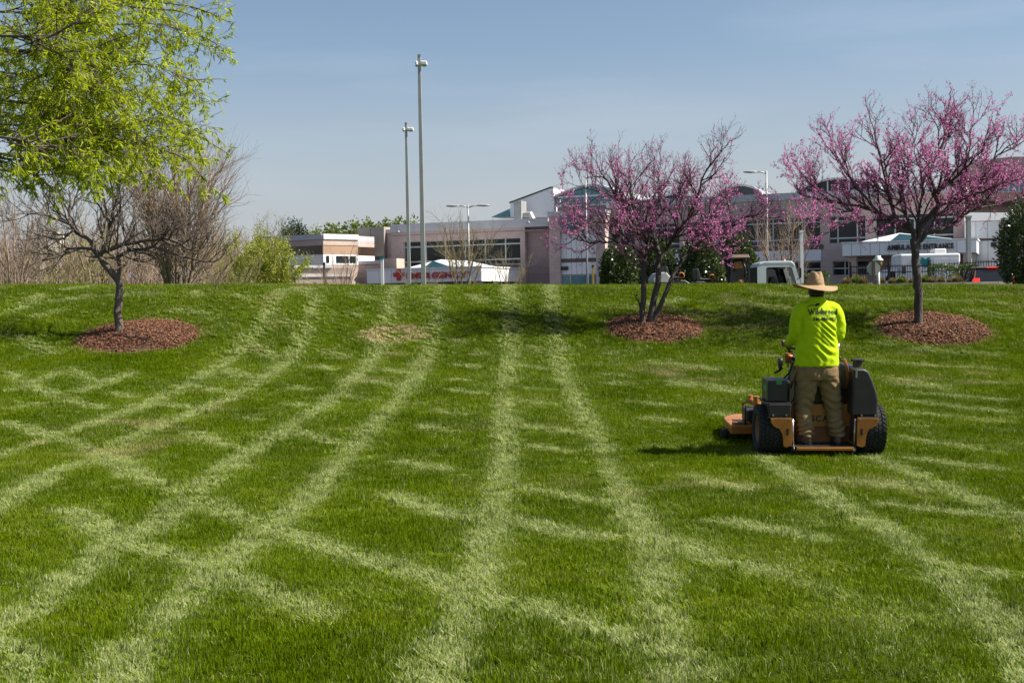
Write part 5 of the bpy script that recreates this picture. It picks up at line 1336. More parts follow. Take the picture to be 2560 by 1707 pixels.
cab_ = MB().loft([[( -.86, .06, 1.0), (.86, .06, 1.0), (.86, .12, 1.02), (-.86, .12, 1.02)], [(-.70, .42, 1.60), (.70, .42, 1.60), (.72, 2.6, 1.62), (-.72, 2.6, 1.62)]][::1]) if False else MB().hexa([(-.87, .05, 1.0), (.87, .05, 1.0), (.87, 3.3, 1.0), (-.87, 3.3, 1.0), (-.68, .45, 1.62), (.68, .45, 1.62), (.68, 2.4, 1.64), (-.68, 2.4, 1.64)])
cab_.build('glasshouse', M['car_glass'], suv, bevel=.05)
MB().hexa([(-.72, .36, 1.6), (.72, .36, 1.6), (.72, 2.45, 1.62), (-.72, 2.45, 1.62), (-.62, .44, 1.69), (.62, .44, 1.69), (.62, 2.3, 1.70), (-.62, 2.3, 1.70)]).build('roof', mat('car_roof', (.14, .10, .09), .25, coat=.8), suv, bevel=.03)
for s_ in (-1, 1):
    MB().tube([(s_*.62, .5, 1.70), (s_*.62, .6, 1.75), (s_*.62, 2.1, 1.76), (s_*.62, 2.2, 1.71)], .02, 6).build('roof_rail', M['black'], suv)
    MB().hexa([(s_*.88-.1*s_*0-.0, -.02, 1.0), (s_*.62, -.03, 1.0), (s_*.62, .1, 1.0), (s_*.92, .2, 1.0), (s_*.84, .03, 1.16), (s_*.62, .0, 1.16), (s_*.62, .1, 1.16), (s_*.86, .2, 1.16)]).build('tail_light', tail_m, suv)
    for yb_ in (.06, 1.25, 2.3):
        MB().tube([(s_*.875, yb_+.0, 1.0), (s_*.695, (yb_+.42 if yb_ < 1 else yb_+.05), 1.61)], .035, 6).build('pillar', M['car_red'], suv)
MB().box(-.28, .28, -.035, -.01, .72, .86).build('number_plate', M['panel'], suv)
MB().box(-.35, .35, -.05, -.0, .90, .93).build('trim_strip', M['chrome'], suv)
MB().box(-.25, .25, .33, .38, 1.60, 1.64).build('brake_light', bpy.data.materials['tail_lens'], suv)
for xx in (-.82, .82):
    for yy in (.85, 3.6): wheel(suv, xx, yy, .36, .22)

tl = bpy.data.materials['tail_lens'].node_tree.nodes['Principled BSDF']; tl.inputs['Emission Color'].default_value = (1, .05, .03, 1); tl.inputs['Emission Strength'].default_value = .5   # brake lights are on
# white box-bodied ambulance behind the fence
p = at(2250, 634, 66.0); p2 = at(2398, 628, 66.0); La = p2[0]-p[0]
av = empty('white_ambulance', (p[0], p[1], p[2]-2.75), R_(-4), 'white ambulance with teal emblem parked under the entrance canopy', 'ambulance')
MB().box(0, La, 0, 2.1, .7, 2.72).build('box_body', M['white'], av, bevel=.10)
MB().box(.62, 1.0, -.012, .02, 1.1, 2.5).build('door', M['panel'], av); MB().box(La*.56, La*.80, -.012, .02, 1.2, 2.45).build('locker_door', M['panel'], av)
MB().box(La*.82, La*.96, -.012, .02, 1.2, 2.45).build('locker_door', M['panel'], av)
MB().box(La*.62, La*.82, .6, 1.5, 2.73, 2.98).build('air_conditioner', M['white'], av, bevel=.06)
MB().box(.08, .3, -.013, .02, 1.7, 2.1).build('window', M['car_glass'], av)
MB().prism([(-1.5, .6), (-.02, .6), (-.02, 2.0), (-.5, 1.95), (-.9, 1.35), (-1.5, 1.2)], .15, 1.95).build('cab', M['white'], av, bevel=.06)
MB().prism([(-.2, 1.35), (-.2, 1.85), (-.5, 1.85), (-.8, 1.35)], .135, .16).build('cab_window', M['car_glass'], av)
u_ = La*.42
lg = MB()
for k in range(3):
    for s_ in (-1, 1):
        z_ = 1.98+k*.15; lg.prism([(u_, z_), (u_+s_*.16, z_+.12), (u_+s_*.26, z_+.26), (u_+s_*.26, z_+.38-.06*k), (u_+s_*.12, z_+.24), (u_, z_+.13)], -.03, -.006)
lg.build('emblem', M['teal'], av)
for xx in (-.7, La-.9):
    for yy in (.1, 2.0): w_ = wheel(av, xx, yy, .40, .26); w_.rotation_euler = (0, 0, math.pi/2)

# parked mowers and a caged machine on the lot, left of the truck
M['orange'] = mat('orange_paint', (.46, .17, .035), .45, col2=(.36, .125, .025), scale=4, coat=.15)
M['orange_bright'] = mat('orange_rim', (.60, .27, .03), .45)
M['grey_bag'] = mat('grey_catcher', (.34, .34, .36), .6)
def parked_mower(px, d, label, catcher, ztop):
    p = at(px, ztop, d); o = empty('parked_mower', (p[0], p[1], 1.06), R_(8), label, 'mower', 'mowers parked behind the bank')
    z = p[2]-1.06-1.25
    MB().box(-.85, .85, -.5, .5, z+.12, z+.26).build('deck', M['orange'], o, bevel=.04)
    MB().prism([(-.7, z+.3), (.6, z+.3), (.62, z+.55), (.3, z+.74), (-.5, z+.78), (-.72, z+.6)], -.33, .33).build('engine_cover', M['black'], o, bevel=.05)
    MB().prism([(-.35, z+.78), (.15, z+.78), (.2, z+.86), (-.28, z+.9), (-.38, z+1.28), (-.5, z+1.26), (-.48, z+.8)], -.28, .28).build('seat', M['black'], o, bevel=.05)
    for s_ in (-1, 1):
        MB().tube([(.25, s_*.3, z+.7), (.3, s_*.3, z+1.12), (.12, s_*.12, z+1.15)], .018, 8).build('control_lever', M['black'], o, smooth=True)
        for x_, r_ in ((-.55, .30), (.75, .17)):
            w_ = wheel(o, x_, s_*.5, r_, .2, M['orange_bright']); w_.rotation_euler = (0, 0, math.pi/2); w_.location.z = z+r_-.02
    if catcher:
        MB().prism([(-1.0, z+.62), (-.42, z+.62), (-.30, z+.86), (-.48, z+1.08), (-.86, z+1.02), (-1.04, z+.78)], -.45, .35).build('grass_catcher', M['grey_bag'], o, bevel=.06)
        MB().lathe([(.001, .06), (.12, .05), (.22, .04), (.25, 0), (.30, .03), (.31, -.05), (.001, -.05)], 26, (0, 0, 0), 'y').build('wheel_disc', M['orange_bright'], o, smooth=True).location = (-.12, -.62, z+.18)
        MB().tube([(-.5, -.42, z), (-.5, -.42, z+1.35), (-.5, .42, z+1.35), (-.5, .42, z)], .025, 8).build('roll_bar', M['black'], o)
    MB().lathe([(.10, -.03), (.13, 0), (.10, .03)], 14, (0, 0, 0), 'y').build('air_filter', M['orange'], o, smooth=True).location = (.15, -.34, z+.92)
    MB().box(-.9, .9, -.55, .55, 0, z+.08).build('trailer_block', M['black'], o)
parked_mower(1688, 50.0, 'parked orange mower with grey catcher behind the leaning redbud', True, 668)
parked_mower(1765, 51.0, 'low parked orange mower left of the caged machine', False, 673)
p = at(1846, 638, 51.0)
cg = empty('caged_machine', (p[0], p[1], 1.06), 0, 'tall black caged machine with brown roof left of the truck', 'machine')
Hc = p[2]-1.06
for sx in (-.34, .34):
    for sy in (-.4, .4): MB().box(sx-.04, sx+.04, sy-.04, sy+.04, 0, Hc-.12).build('upright', M['black'], cg)
MB().hexa([(-.38, -.46, Hc-.119), (.38, -.46, Hc-.119), (.38, .46, Hc-.119), (-.38, .46, Hc-.119), (-.33, -.36, Hc+.02), (.33, -.36, Hc+.02), (.33, .36, Hc+.02), (-.33, .36, Hc+.02)]).build('roof', mat('brown_roof', (.17, .10, .08), .5), cg, bevel=.02)
for z_ in (.5, 1.0, 1.5): MB().box(-.3, .3, .36, .43, z_, z_+.05).build('rail', M['black'], cg)
MB().box(-.3, .3, .30, .35, .1, Hc-.14).build('mesh_screen', M['black'], cg)
MB().prism([(-.18, Hc-.55), (.12, Hc-.55), (.16, Hc-.32), (.02, Hc-.24), (-.16, Hc-.28)], -.2, .2).build('engine', M['orange'], cg, bevel=.03)
MB().tube([(.14, -.2, Hc-.3), (.22, -.25, Hc-.5), (.2, -.2, Hc-.9)], .04, 8).build('hose', M['black'], cg, smooth=True)
MB().box(-.3, .3, -.3, .3, .2, 1.0).build('lower_body', M['black'], cg, bevel=.03)
MB().lathe([(.001, .06), (.1, .05), (.13, 0), (.1, -.05), (.001, -.06)], 16, (0, 0, 0), 'y').build('wheel', M['orange'], cg, smooth=True).location = (.02, -.36, Hc-1.08)
# ------------------------------------------------------------------ stand-on mower
mp = hit(2051, 1137); mx, my = float(mp[0]), float(mp[1])
slope = math.atan((float(ground_z(mx, my+1.6))-float(ground_z(mx, my+.1)))/1.5)
mz = float(ground_z(mx, my+.12)) - .005
MOW = Matrix.Translation((mx, my, mz)) @ Matrix.Rotation(ROLL, 4, 'Y') @ Matrix.Rotation(slope, 4, 'X')
mow = bpy.data.objects.new('stand_on_mower', None); link(mow); mow.empty_display_size = .2; mow.matrix_world = MOW
tag(mow, 'orange and black stand-on mower carrying the man across the lawn', 'mower')
M['m_orange'] = mat('mower_orange', (.44, .165, .022), .42, col2=(.31, .115, .02), scale=6, coat=.2)
M['m_orange_dk'] = mat('mower_orange_dusty', (.30, .11, .03), .6, col2=(.18, .075, .028), scale=9)
M['m_black'] = mat('mower_black', (.026, .023, .021), .5, col2=(.012, .012, .013), scale=12, bump=.1, bscale=90)
M['plastic'] = mat('black_plastic', (.032, .029, .029), .42, col2=(.018, .017, .019), scale=8, bump=.15, bscale=120)
M['bolt'] = mat('zinc_bolt', (.6, .6, .58), .3, .9)
M['green_label'] = mat('green_label', (.05, .28, .07), .5)
def mbx(nm, x0, x1, y0, y1, z0, z1, m, bv=.012, par=None): return MB().box(x0, x1, y0, y1, z0, z1).build(nm, M[m] if isinstance(m, str) else m, par or mow, bevel=bv)
def drive_wheel(x):
    r, w, ay = .262, .235, .12
    mb = MB(); mb.lathe([(.135, -w*.40), (.17, -w*.5), (r*.88, -w*.5), (r*.965, -w*.42), (r*.972, w*.42), (r*.88, w*.5), (.17, w*.5), (.135, w*.40)], 44, (0, 0, 0), 'x', True)
    nr = 34
    for row in range(5):
        xr = (row-2)*w*.19
        for k in range(nr):
            a = 2*math.pi*(k+(row % 2)*.5)/nr; da = 2*math.pi/nr*.34; sk = .045*(1 if row % 2 else -1)
            P = []
            for rr in (r*.955, r*1.012):
                for xx, aa in ((-1, -da), (1, -da), (1, da), (-1, da)):
                    ang = a+aa+sk*xx; P.append((xr+xx*w*.075, rr*math.sin(ang), rr*math.cos(ang)))
            mb.hexa(P)
    for s_ in (-1, 1):
        for k in range(nr):
            a = 2*math.pi*(k+.25)/nr; da = 2*math.pi/nr*.3; P = []
            for rr in (r*.86, r*.99):
                for xx, aa in ((0, -da), (1, -da), (1, da), (0, da)): P.append((s_*(w*.46+xx*w*.06*(1 if rr < r*.9 else .4)), rr*math.sin(a+aa), rr*math.cos(a+aa)))
            mb.hexa(P)
    o = mb.build('drive_wheel', M['tyre'], mow); o.location = (x, ay, r)
    rim = MB().lathe([(.001, .05), (.05, .06), (.06, .03), (.115, .03), (.135, .095), (.145, .10), (.145, -.10), (.135, -.095), (.11, -.03), (.001, -.03)], 28, (0, 0, 0), 'x').build('rim', M['m_orange_dk'], o, smooth=True)
    for k in range(5):
        a = 2*math.pi*k/5; MB().cyl((.02*(1 if x > 0 else -1), .085*math.sin(a), .085*math.cos(a)), (.05*(1 if x > 0 else -1), .085*math.sin(a), .085*math.cos(a)), .011, 6).build('wheel_nut', M['bolt'], o)
drive_wheel(-.552); drive_wheel(.552)
# rear frame
def fender(s):
    P = [(.345, .415), (.57, .415), (.57, .375), (.535, .33), (.475, .30), (.445, .25), (.435, .19), (.43, .12), (.40, .105), (.345, .12)]
    P = [(s*a, b) for a, b in P]
    f = MB().prism(P, -.155, -.148).build('fender_bracket', M['m_orange'], mow)
    so = f.modifiers.new('edge', 'BEVEL'); so.width = .002
    MB().prism([(s*.39-.013, .235), (s*.39+.013, .235), (s*.39+.013, .305), (s*.39-.013, .305)], -.158, -.1555).build('slot', M['m_black'], f)
    mbx('fender_side', min(s*.345, s*.352), max(s*.345, s*.352), -.147, .42, .12, .41, 'm_orange_dk', 0)
    mbx('fender_top', min(s*.353, s*.60), max(s*.353, s*.60), -.15, .36, .416, .424, 'm_black', 0)
fender(1); fender(-1)
mbx('rear_panel', -.343, .343, .10, .115, .285, .53, 'm_orange', .004)
mbx('lower_panel', -.343, .343, .13, .145, .10, .284, 'm_orange_dk', .003)
for k in range(4): mbx('vent_slot', -.30+k*.035, -.288+k*.035, .094, .099, .34, .46, 'm_black', 0)
lt, wt = letters('SCAG', .062, .002, .003)
for me, xx, w in lt:
    o = obj_from('letter', me, M['m_black'], mow); o.rotation_euler = (math.pi/2, 0, 0); o.location = (-.085+xx, .0965, .345)
mbx('frame_beam', -.343, -.285, -.14, .5, .06, .12, 'm_black', .006); mbx('frame_beam', .285, .343, -.14, .5, .06, .12, 'm_black', .006)
# standing platform
pl_ = mbx('platform', -.295, .30, -.20, .12, .078, .112, 'm_orange', .006)
mbx('platform_tread', -.285, .29, -.19, .115, .1135, .1165, 'm_black', 0, pl_)
for s_ in (-1, 1):
    MB().tube([(s_*.325, -.10, .16), (s_*.318, -.15, .07), (s_*.28, -.16, .045)], .016, 8).build('platform_arm', M['m_black'], mow, smooth=True)
    MB().tube([(s_*.328, -.12, .40), (s_*.322, -.125, .10)], .009, 8).build('platform_spring', M['bolt'], mow, smooth=True)
# pad the rider leans on
MB().loft([ring_se((0, .17, z), w, d, 5, 20) for z, w, d in ((.50, .19, .03), (.55, .21, .045), (.72, .205, .05), (.84, .17, .04), (.87, .14, .025))]).build('leaning_pad', M['plastic'], mow, smooth=True)
mbx('tower', -.24, .24, .24, .50, .40, .98, 'm_black', .03)
mbx('tower_panel', -.22, .22, .225, .238, .53, .90, 'm_orange_dk', .004)
mbx('control_console', -.27, .27, .26, .52, .985, 1.03, 'm_black', .02)
for s_, nm in ((-1, 'thigh_guard'), (1, 'thigh_guard')):
    pts = [(s_*.235, .02, 1.03), (s_*.252, .0, .96), (s_*.275, .02, .88), (s_*.295, .08, .78), (s_*.30, .18, .69)]
    pp, rr_ = smooth_path(pts, [.018, .02, .022, .024, .02], 4); mb = MB()
    rings = [[(p[0]+dx_, p[1]+dy_, p[2]+dz_) for dx_, dy_, dz_ in ((-.012, -.03, 0), (.012, -.03, 0), (.012, .03, 0), (-.012, .03, 0))] for p in pp]
    mb.loft(rings).build(nm, M['m_orange_dk'], mow, bevel=.006)
# handles
for s_ in (-1, 1):
    c_ = -.02
    MB().tube([(c_+s_*.19, .34, 1.0), (c_+s_*.25, .33, 1.06), (c_+s_*.285, .345, 1.13), (c_+s_*.25, .37, 1.185), (c_+s_*.20, .385, 1.18), (c_+s_*.10, .39, 1.16), (c_, .39, 1.155)], .015, 10).build('handle_bar', M['plastic'], mow, smooth=True)
    MB().tube([(c_+s_*.12, .30, 1.03), (c_+s_*.16, .31, 1.10), (c_+s_*.26, .325, 1.115)], .013, 8).build('drive_lever', M['m_black'], mow, smooth=True)
MB().tube([(.243, .30, .98), (.243, .30, 1.175)], .009, 8).build('deck_lever', M['bolt'], mow, smooth=True)
mbx('lever_plate', .225, .255, .29, .31, .90, 1.05, 'm_orange_dk', .004)
mbx('lever_plate', -.335, -.27, .28, .30, .95, 1.06, 'm_orange_dk', .004)
MB().tube([(-.30, .29, .90), (-.31, .29, 1.04)], .008, 8).build('choke_lever', M['bolt'], mow, smooth=True)
MB().tube([(-.26, .30, 1.02), (-.31, .27, 1.03)], .022, 10).build('orange_knob', mat('knob_orange', (.7, .22, .06), .4), mow, smooth=True)
MB().loft([ring_se((-.385, .30, z), w, d, 3, 14) for z, w, d in ((.88, .012, .03), (.92, .022, .04), (.98, .03, .045), (1.005, .02, .03))]).build('brake_lever', M['plastic'], mow, smooth=True)
MB().tube([(-.36, .30, .90), (-.40, .29, .865), (-.445, .28, .845)], .014, 8).build('brake_grip', M['m_black'], mow, smooth=True)
# left: black side panel with battery box on top
bt = mbx('side_box', -.585, -.35, -.13, .30, .426, .56, 'm_black', .008)
for xx in (-.54, -.40): MB().cyl((xx, -.129, .445), (xx, -.142, .445), .010, 8).build('bolt', M['bolt'], bt)
mbx('shelf_lip', -.62, -.35, -.12, .30, .5625, .5725, 'm_black', .002)
bx_ = mbx('battery_box', -.585, -.375, -.05, .27, .574, .80, 'plastic', .012)
mbx('label', -.495, -.44, -.0535, .10, .76, .8025, 'green_label', 0, bx_); mbx('label', -.5875, -.584, .0, .16, .68, .74, 'green_label', 0, bx_)
# right: fuel tank with cap
tk = [(.30, .43), (.575, .43), (.575, .60), (.555, .70), (.50, .84), (.465, .905), (.42, .93), (.30, .93)]
f = MB().prism(tk, -.10, .62).build('fuel_tank', M['plastic'], mow, bevel=.025, seg=3)
mbx('tank_strap', .325, .345, -.112, -.1005, .84, .925, 'bolt', 0, f)
MB().lathe([(.001, .06), (.045, .06), (.066, .055), (.066, .035), (.05, .03), (.05, -.02), (.001, -.02)], 22).build('fuel_cap', M['plastic'], mow, smooth=False).location = (.405, .12, .955)
for k in range(14):
    a = 2*math.pi*k/14; MB().box(-.006, .006, .062, .072, .032, .056).build('cap_rib', M['plastic'], bpy.data.objects['fuel_cap']).rotation_euler = (0, 0, a)
for xx in (.40, .545): MB().cyl((xx, -.10, .438), (xx, -.113, .438), .010, 8).build('bolt', M['bolt'], f)
# engine ahead of the tower
mbx('engine', -.26, .26, .55, 1.0, .35, .72, 'm_black', .04)
MB().lathe([(.001, .12), (.17, .12), (.19, .09), (.19, 0), (.001, 0)], 24).build('engine_fan_cover', M['plastic'], mow, smooth=True).location = (0, .78, .725)
MB().cyl((-.3, .75, .62), (.3, .75, .62), .07, 14).build('muffler', M['bolt'], mow)
mbx('front_frame', -.40, .40, .5, 1.75, .26, .33, 'm_orange_dk', .02)
# mower deck with rounded front
dk_ = []
for a in np.linspace(R_(200), R_(-20), 19): dk_.append((-.05+.77*math.copysign(abs(math.cos(a))**.55, math.cos(a)), 1.25+.5*max(0, math.sin(a))**.8))
dk_ = [(-.82, .80), (-.82, 1.2)] + dk_[1:-1] + [(.72, 1.2), (.72, .80)]
deck = MB().prism(dk_, .085, .190, 'z').build('deck', M['m_orange'], mow, bevel=.018)
mbx('deck_rail', -.80, -.60, .82, .86, .192, .225, 'm_orange_dk', .004, deck); mbx('spindle_cover', -.62, -.42, .95, 1.25, .192, .34, 'm_black', .02, deck); mbx('spindle_cover', .32, .52, .95, 1.25, .192, .30, 'm_black', .02, deck)
MB().tube([(-.66, .80, .20), (-.66, .80, .40), (-.56, .80, .40), (-.54, .80, .33)], .010, 8).build('deck_hanger', M['m_black'], mow, smooth=True)
MB().cyl((-.575, .62, .38), (-.575, .62, .545), .034, 16).build('caster_spindle', M['m_orange'], mow)
MB().hexa([(.66, .85, .17), (.80, .9, .13), (.80, 1.3, .13), (.66, 1.35, .17), (.66, .85, .20), (.80, .9, .155), (.80, 1.3, .155), (.66, 1.35, .20)]).build('discharge_chute', M['plastic'], mow)
MB().hexa([(.575, .32, .43), (.705, .36, .40), (.705, .70, .40), (.575, .72, .45), (.575, .32, .55), (.71, .36, .49), (.71, .70, .49), (.575, .72, .57)]).build('chute_flap', M['plastic'], mow, bevel=.008)
for s_ in (-1, 1):
    cwh = MB().lathe([(.05, -.05), (.11, -.055), (.13, -.03), (.13, .03), (.11, .055), (.05, .05)], 24, (0, 0, 0), 'x', True).build('caster_wheel', M['tyre'], mow, smooth=True); cwh.location = (s_*.42, 1.88, .13)
    MB().cyl((-.06, 0, 0), (.06, 0, 0), .05, 14).build('rim', M['m_orange_dk'], cwh)
    MB().tube([(s_*.42+.075, 1.88, .13), (s_*.42+.075, 1.84, .30), (s_*.42, 1.80, .33), (s_*.42-.075, 1.84, .30), (s_*.42-.075, 1.88, .13)], .014, 8).build('caster_fork', M['m_orange_dk'], mow)
    MB().cyl((s_*.42, 1.80, .30), (s_*.42, 1.80, .40), .03, 14).build('caster_spindle', M['m_orange'], mow)
    MB().tube([(s_*.36, 1.65, .30), (s_*.42, 1.78, .34)], .03, 10).build('caster_arm', M['m_orange_dk'], mow)
cw2 = MB().lathe([(.03, -.03), (.055, -.035), (.06, 0), (.055, .035), (.03, .03)], 16, (0, 0, 0), 'x', True).build('anti_scalp_wheel', M['tyre'], mow, smooth=True); cw2.location = (-.86, 1.0, .065)

# hoses, cables and stuck clippings
for k, pts in enumerate(([(-.33, .02, .40), (-.30, -.03, .33), (-.31, -.02, .24), (-.33, .06, .20)], [(.33, .02, .42), (.30, -.04, .34), (.315, -.02, .22), (.33, .05, .17)], [(-.36, .2, .80), (-.31, .14, .88), (-.27, .2, .97)], [(.29, .1, .92), (.26, .12, .98), (.22, .24, 1.0)], [(-.24, .22, .62), (-.29, .10, .56), (-.345, .12, .50)])):
    pp, rr_ = smooth_path(pts, [.009]*len(pts), 4); MB().tube([tuple(p) for p in pp], .009, 7).build('hose', M['m_black'], mow, smooth=True)
for xx, zz in ((-.31, .31), (-.31, .50), (.31, .31), (.31, .50), (.37, .40), (.55, .395), (-.37, .40), (-.55, .395)):
    MB().cyl((xx, .10 if abs(xx) < .33 else -.155, zz), (xx, .088 if abs(xx) < .33 else -.166, zz), .008, 6).build('bolt', M['bolt'], mow)
rg = np.random.default_rng(66); n = 260
sx = rg.choice([-1, 1], n)*rg.uniform(.45, .66, n); an_ = rg.uniform(-2.6, .5, n); rr2 = .268
P = np.stack([sx, .12+rr2*np.sin(an_), .262+rr2*np.cos(an_)], 1); P2 = np.stack([rg.uniform(-.8, .0, n), rg.uniform(.82, 1.5, n), np.full(n, .196)], 1); P3 = np.stack([rg.uniform(-.28, .29, 120), rg.uniform(-.18, .1, 120), np.full(120, .1185)], 1)
P = np.concatenate([P, P2, P3]); V, F = cards(P, rg.normal(0, 1, (len(P), 3))*np.array([1, 1, .3]), rg.uniform(.012, .035, len(P)), rg.uniform(.003, .006, len(P)), rg)
o = obj_from('grass_clippings', np_mesh('grass_clippings', V, [F]), M['hedge_leaf'], mow); o['kind'] = 'stuff'

# ------------------------------------------------------------------ the man on the mower
CX = -.046
PER = Matrix.Translation((mx, my, mz)) @ Matrix.Rotation(ROLL*.8, 4, 'Y') @ Matrix.Rotation(slope*.25, 4, 'X') @ Matrix.Translation((CX, 0, 0)) @ Matrix.Rotation(R_(5), 4, 'Z') @ Matrix.Translation((-CX, 0, 0))
def remesh(mb, voxel, it=4, fac=.5):
    me = mb.mesh('temp'); o = bpy.data.objects.new('temp', me); COL.objects.link(o)
    r = o.modifiers.new('r', 'REMESH'); r.mode = 'VOXEL'; r.voxel_size = voxel
    s = o.modifiers.new('s', 'SMOOTH'); s.iterations = it; s.factor = fac
    bpy.context.view_layer.update(); dg = bpy.context.evaluated_depsgraph_get()
    out = bpy.data.meshes.new_from_object(o.evaluated_get(dg)); bpy.data.objects.remove(o)
    return out
def displace(me, fn):
    n = len(me.vertices); co = np.zeros(n*3, np.float32); no = np.zeros(n*3, np.float32)
    me.vertices.foreach_get('co', co); me.vertices.foreach_get('normal', no); co = co.reshape(-1, 3); no = no.reshape(-1, 3)
    co = co + no*fn(co, no)[:, None]; me.vertices.foreach_set('co', co.astype(np.float32).ravel()); me.update()
def limb(mb, path, radii, n=14, per=4, flat=1.0):
    pts, rad = smooth_path(path, radii, per); mb.tube([tuple(p) for p in pts], rad, n)
PB = .116   # top of the platform
# body: head, neck, arms, hands with fingers, trunk and legs in one skin
mb = MB()
hy = .045
mb.loft([ring_se((CX, hy+.0+y, z), w, d, 2.1, 20) for z, w, d, y in ((1.595, .05, .055, -.02), (1.66, .062, .066, -.02), (1.70, .072, .082, -.01), (1.74, .078, .096, .0), (1.79, .080, .102, .004), (1.84, .077, .100, .002), (1.885, .060, .078, 0), (1.91, .025, .032, 0))])
mb.loft([ring_se((CX, hy+.078+y, z), w, d, 2.1, 12) for z, w, d, y in ((1.665, .022, .018, -.01), (1.685, .032, .022, .0), (1.71, .035, .024, .0), (1.73, .03, .02, 0))])   # chin and mouth
mb.loft([ring_se((CX, hy+.10+y, z), w, d, 2.0, 10) for z, w, d, y in ((1.722, .012, .010, 0), (1.732, .017, .020, .004), (1.755, .010, .014, -.002), (1.785, .007, .008, -.006))])   # nose
for s_ in (-1, 1):
    mb.loft([ring_se((CX+s_*.080, hy-.008, z), .008, w, 2, 10) for z, w in ((1.715, .008), (1.735, .015), (1.765, .02), (1.785, .014))])          # ears
    sh = np.array([CX+s_*.175, .0, 1.545]); el = np.array([CX+s_*.240, -.015, 1.305]); wr = np.array([CX+s_*.235, .24, 1.175])
    limb(mb, [np.array([CX, 0, 1.50]), sh, el, wr], [.06, .052, .042, .030])
    # hand closed on the handle bar
    hd = np.array([CX+s_*.225, .335, 1.165]); limb(mb, [wr, (wr+hd)/2, hd], [.029, .036, .040], 12)
    for k in range(4):
        fx = CX+s_*(.255-.026*k); r_ = (.0095, .0105, .010, .0085)[3-k if s_ > 0 else 3-k]; L = (.95, 1.05, 1.0, .85)[3-k]
        limb(mb, [np.array([fx, .345, 1.175]), np.array([fx, .385*1.0+.012*L, 1.205]), np.array([fx, .405*1.0+.014*L, 1.165]), np.array([fx, .375, 1.138])], [r_*1.1, r_, r_, r_*.8], 8, 3)
    limb(mb, [np.array([CX+s_*.20, .30, 1.165]), np.array([CX+s_*.175, .335, 1.155]), np.array([CX+s_*.175, .372, 1.142])], [.014, .012, .010], 8, 3)
    hp = np.array([CX+s_*.10+.015, .02, .86]); kn = np.array([(.155 if s_ > 0 else -.18), .045, .50]); an = np.array([(.178 if s_ > 0 else -.165), .0, PB+.08])
    limb(mb, [hp, kn, an], [.075, .052, .036])
    limb(mb, [an, an+np.array([s_*.01, .03, -.04]), an+np.array([s_*.03, .13, -.052])], [.036, .034, .026])
mb.loft([ring_se((CX, .01, z), w, d, 2.4, 20) for z, w, d in ((.82, .13, .09), (.95, .16, .11), (1.15, .15, .10), (1.35, .17, .11), (1.5, .16, .10), (1.58, .08, .07))])
M['skin'] = mat('skin', (.17, .085, .055), .55, col2=(.14, .07, .045), scale=20, bump=.1)
man = obj_from('person', remesh(mb, .0075, 3, .4), M['skin'], None, True); man.matrix_world = PER
tag(man, 'person in lime shirt, khaki trousers and straw hat standing on the mower', 'person')
for s_ in (-1, 1):
    MB().lathe([(.011*math.cos(t), .011*math.sin(t)) for t in np.linspace(-1.57, 1.57, 9)], 12).build('eye', mat('eye', (.3, .28, .26), .2), man, smooth=True).location = (CX+s_*.030, hy+.092, 1.773)
# hair: short, dark, below the hat at the nape
hm = MB().loft([ring_se((CX, hy-.008+y, z), w, d, 2.1, 26) for z, w, d, y in ((1.678, .066, .066, -.016), (1.70, .0755, .078, -.014), (1.74, .083, .090, -.010), (1.80, .085, .096, -.008), (1.86, .075, .088, -.004), (1.90, .05, .06, 0), (1.918, .02, .025, 0))])
hair = remesh(hm, .008, 1); displace(hair, lambda c, n_: .0015*np.sin(c[:, 0]*600)*np.sin(c[:, 2]*300))
obj_from('hair', hair, mat('dark_hair', (.02, .014, .011), .7, scale=60), man, True)
# lime shirt
mb = MB()
mb.loft([ring_se((CX, y, z), w, d, 2.12, 36) for z, w, d, y in ((.945, .236, .158, .005), (1.0, .234, .158, .003), (1.10, .229, .157, 0), (1.22, .222, .152, -.002), (1.35, .218, .148, -.006), (1.46, .212, .140, -.008), (1.54, .192, .122, -.004), (1.60, .150, .100, 0), (1.635, .112, .088, .004), (1.662, .092, .085, .008), (1.682, .086, .084, .010))])
for s_ in (-1, 1):
    limb(mb, [np.array([CX+s_*.10, -.004, 1.555]), np.array([CX+s_*.175, -.006, 1.535]), np.array([CX+s_*.222, -.012, 1.44]), np.array([CX+s_*.238, -.012, 1.325]), np.array([CX+s_*.240, .05, 1.25]), np.array([CX+s_*.238, .15, 1.215]), np.array([CX+s_*.232, .25, 1.185])], [.085, .086, .076, .070, .064, .054, .044], 18, 4)
sm = remesh(mb, .0085, 5, .5)
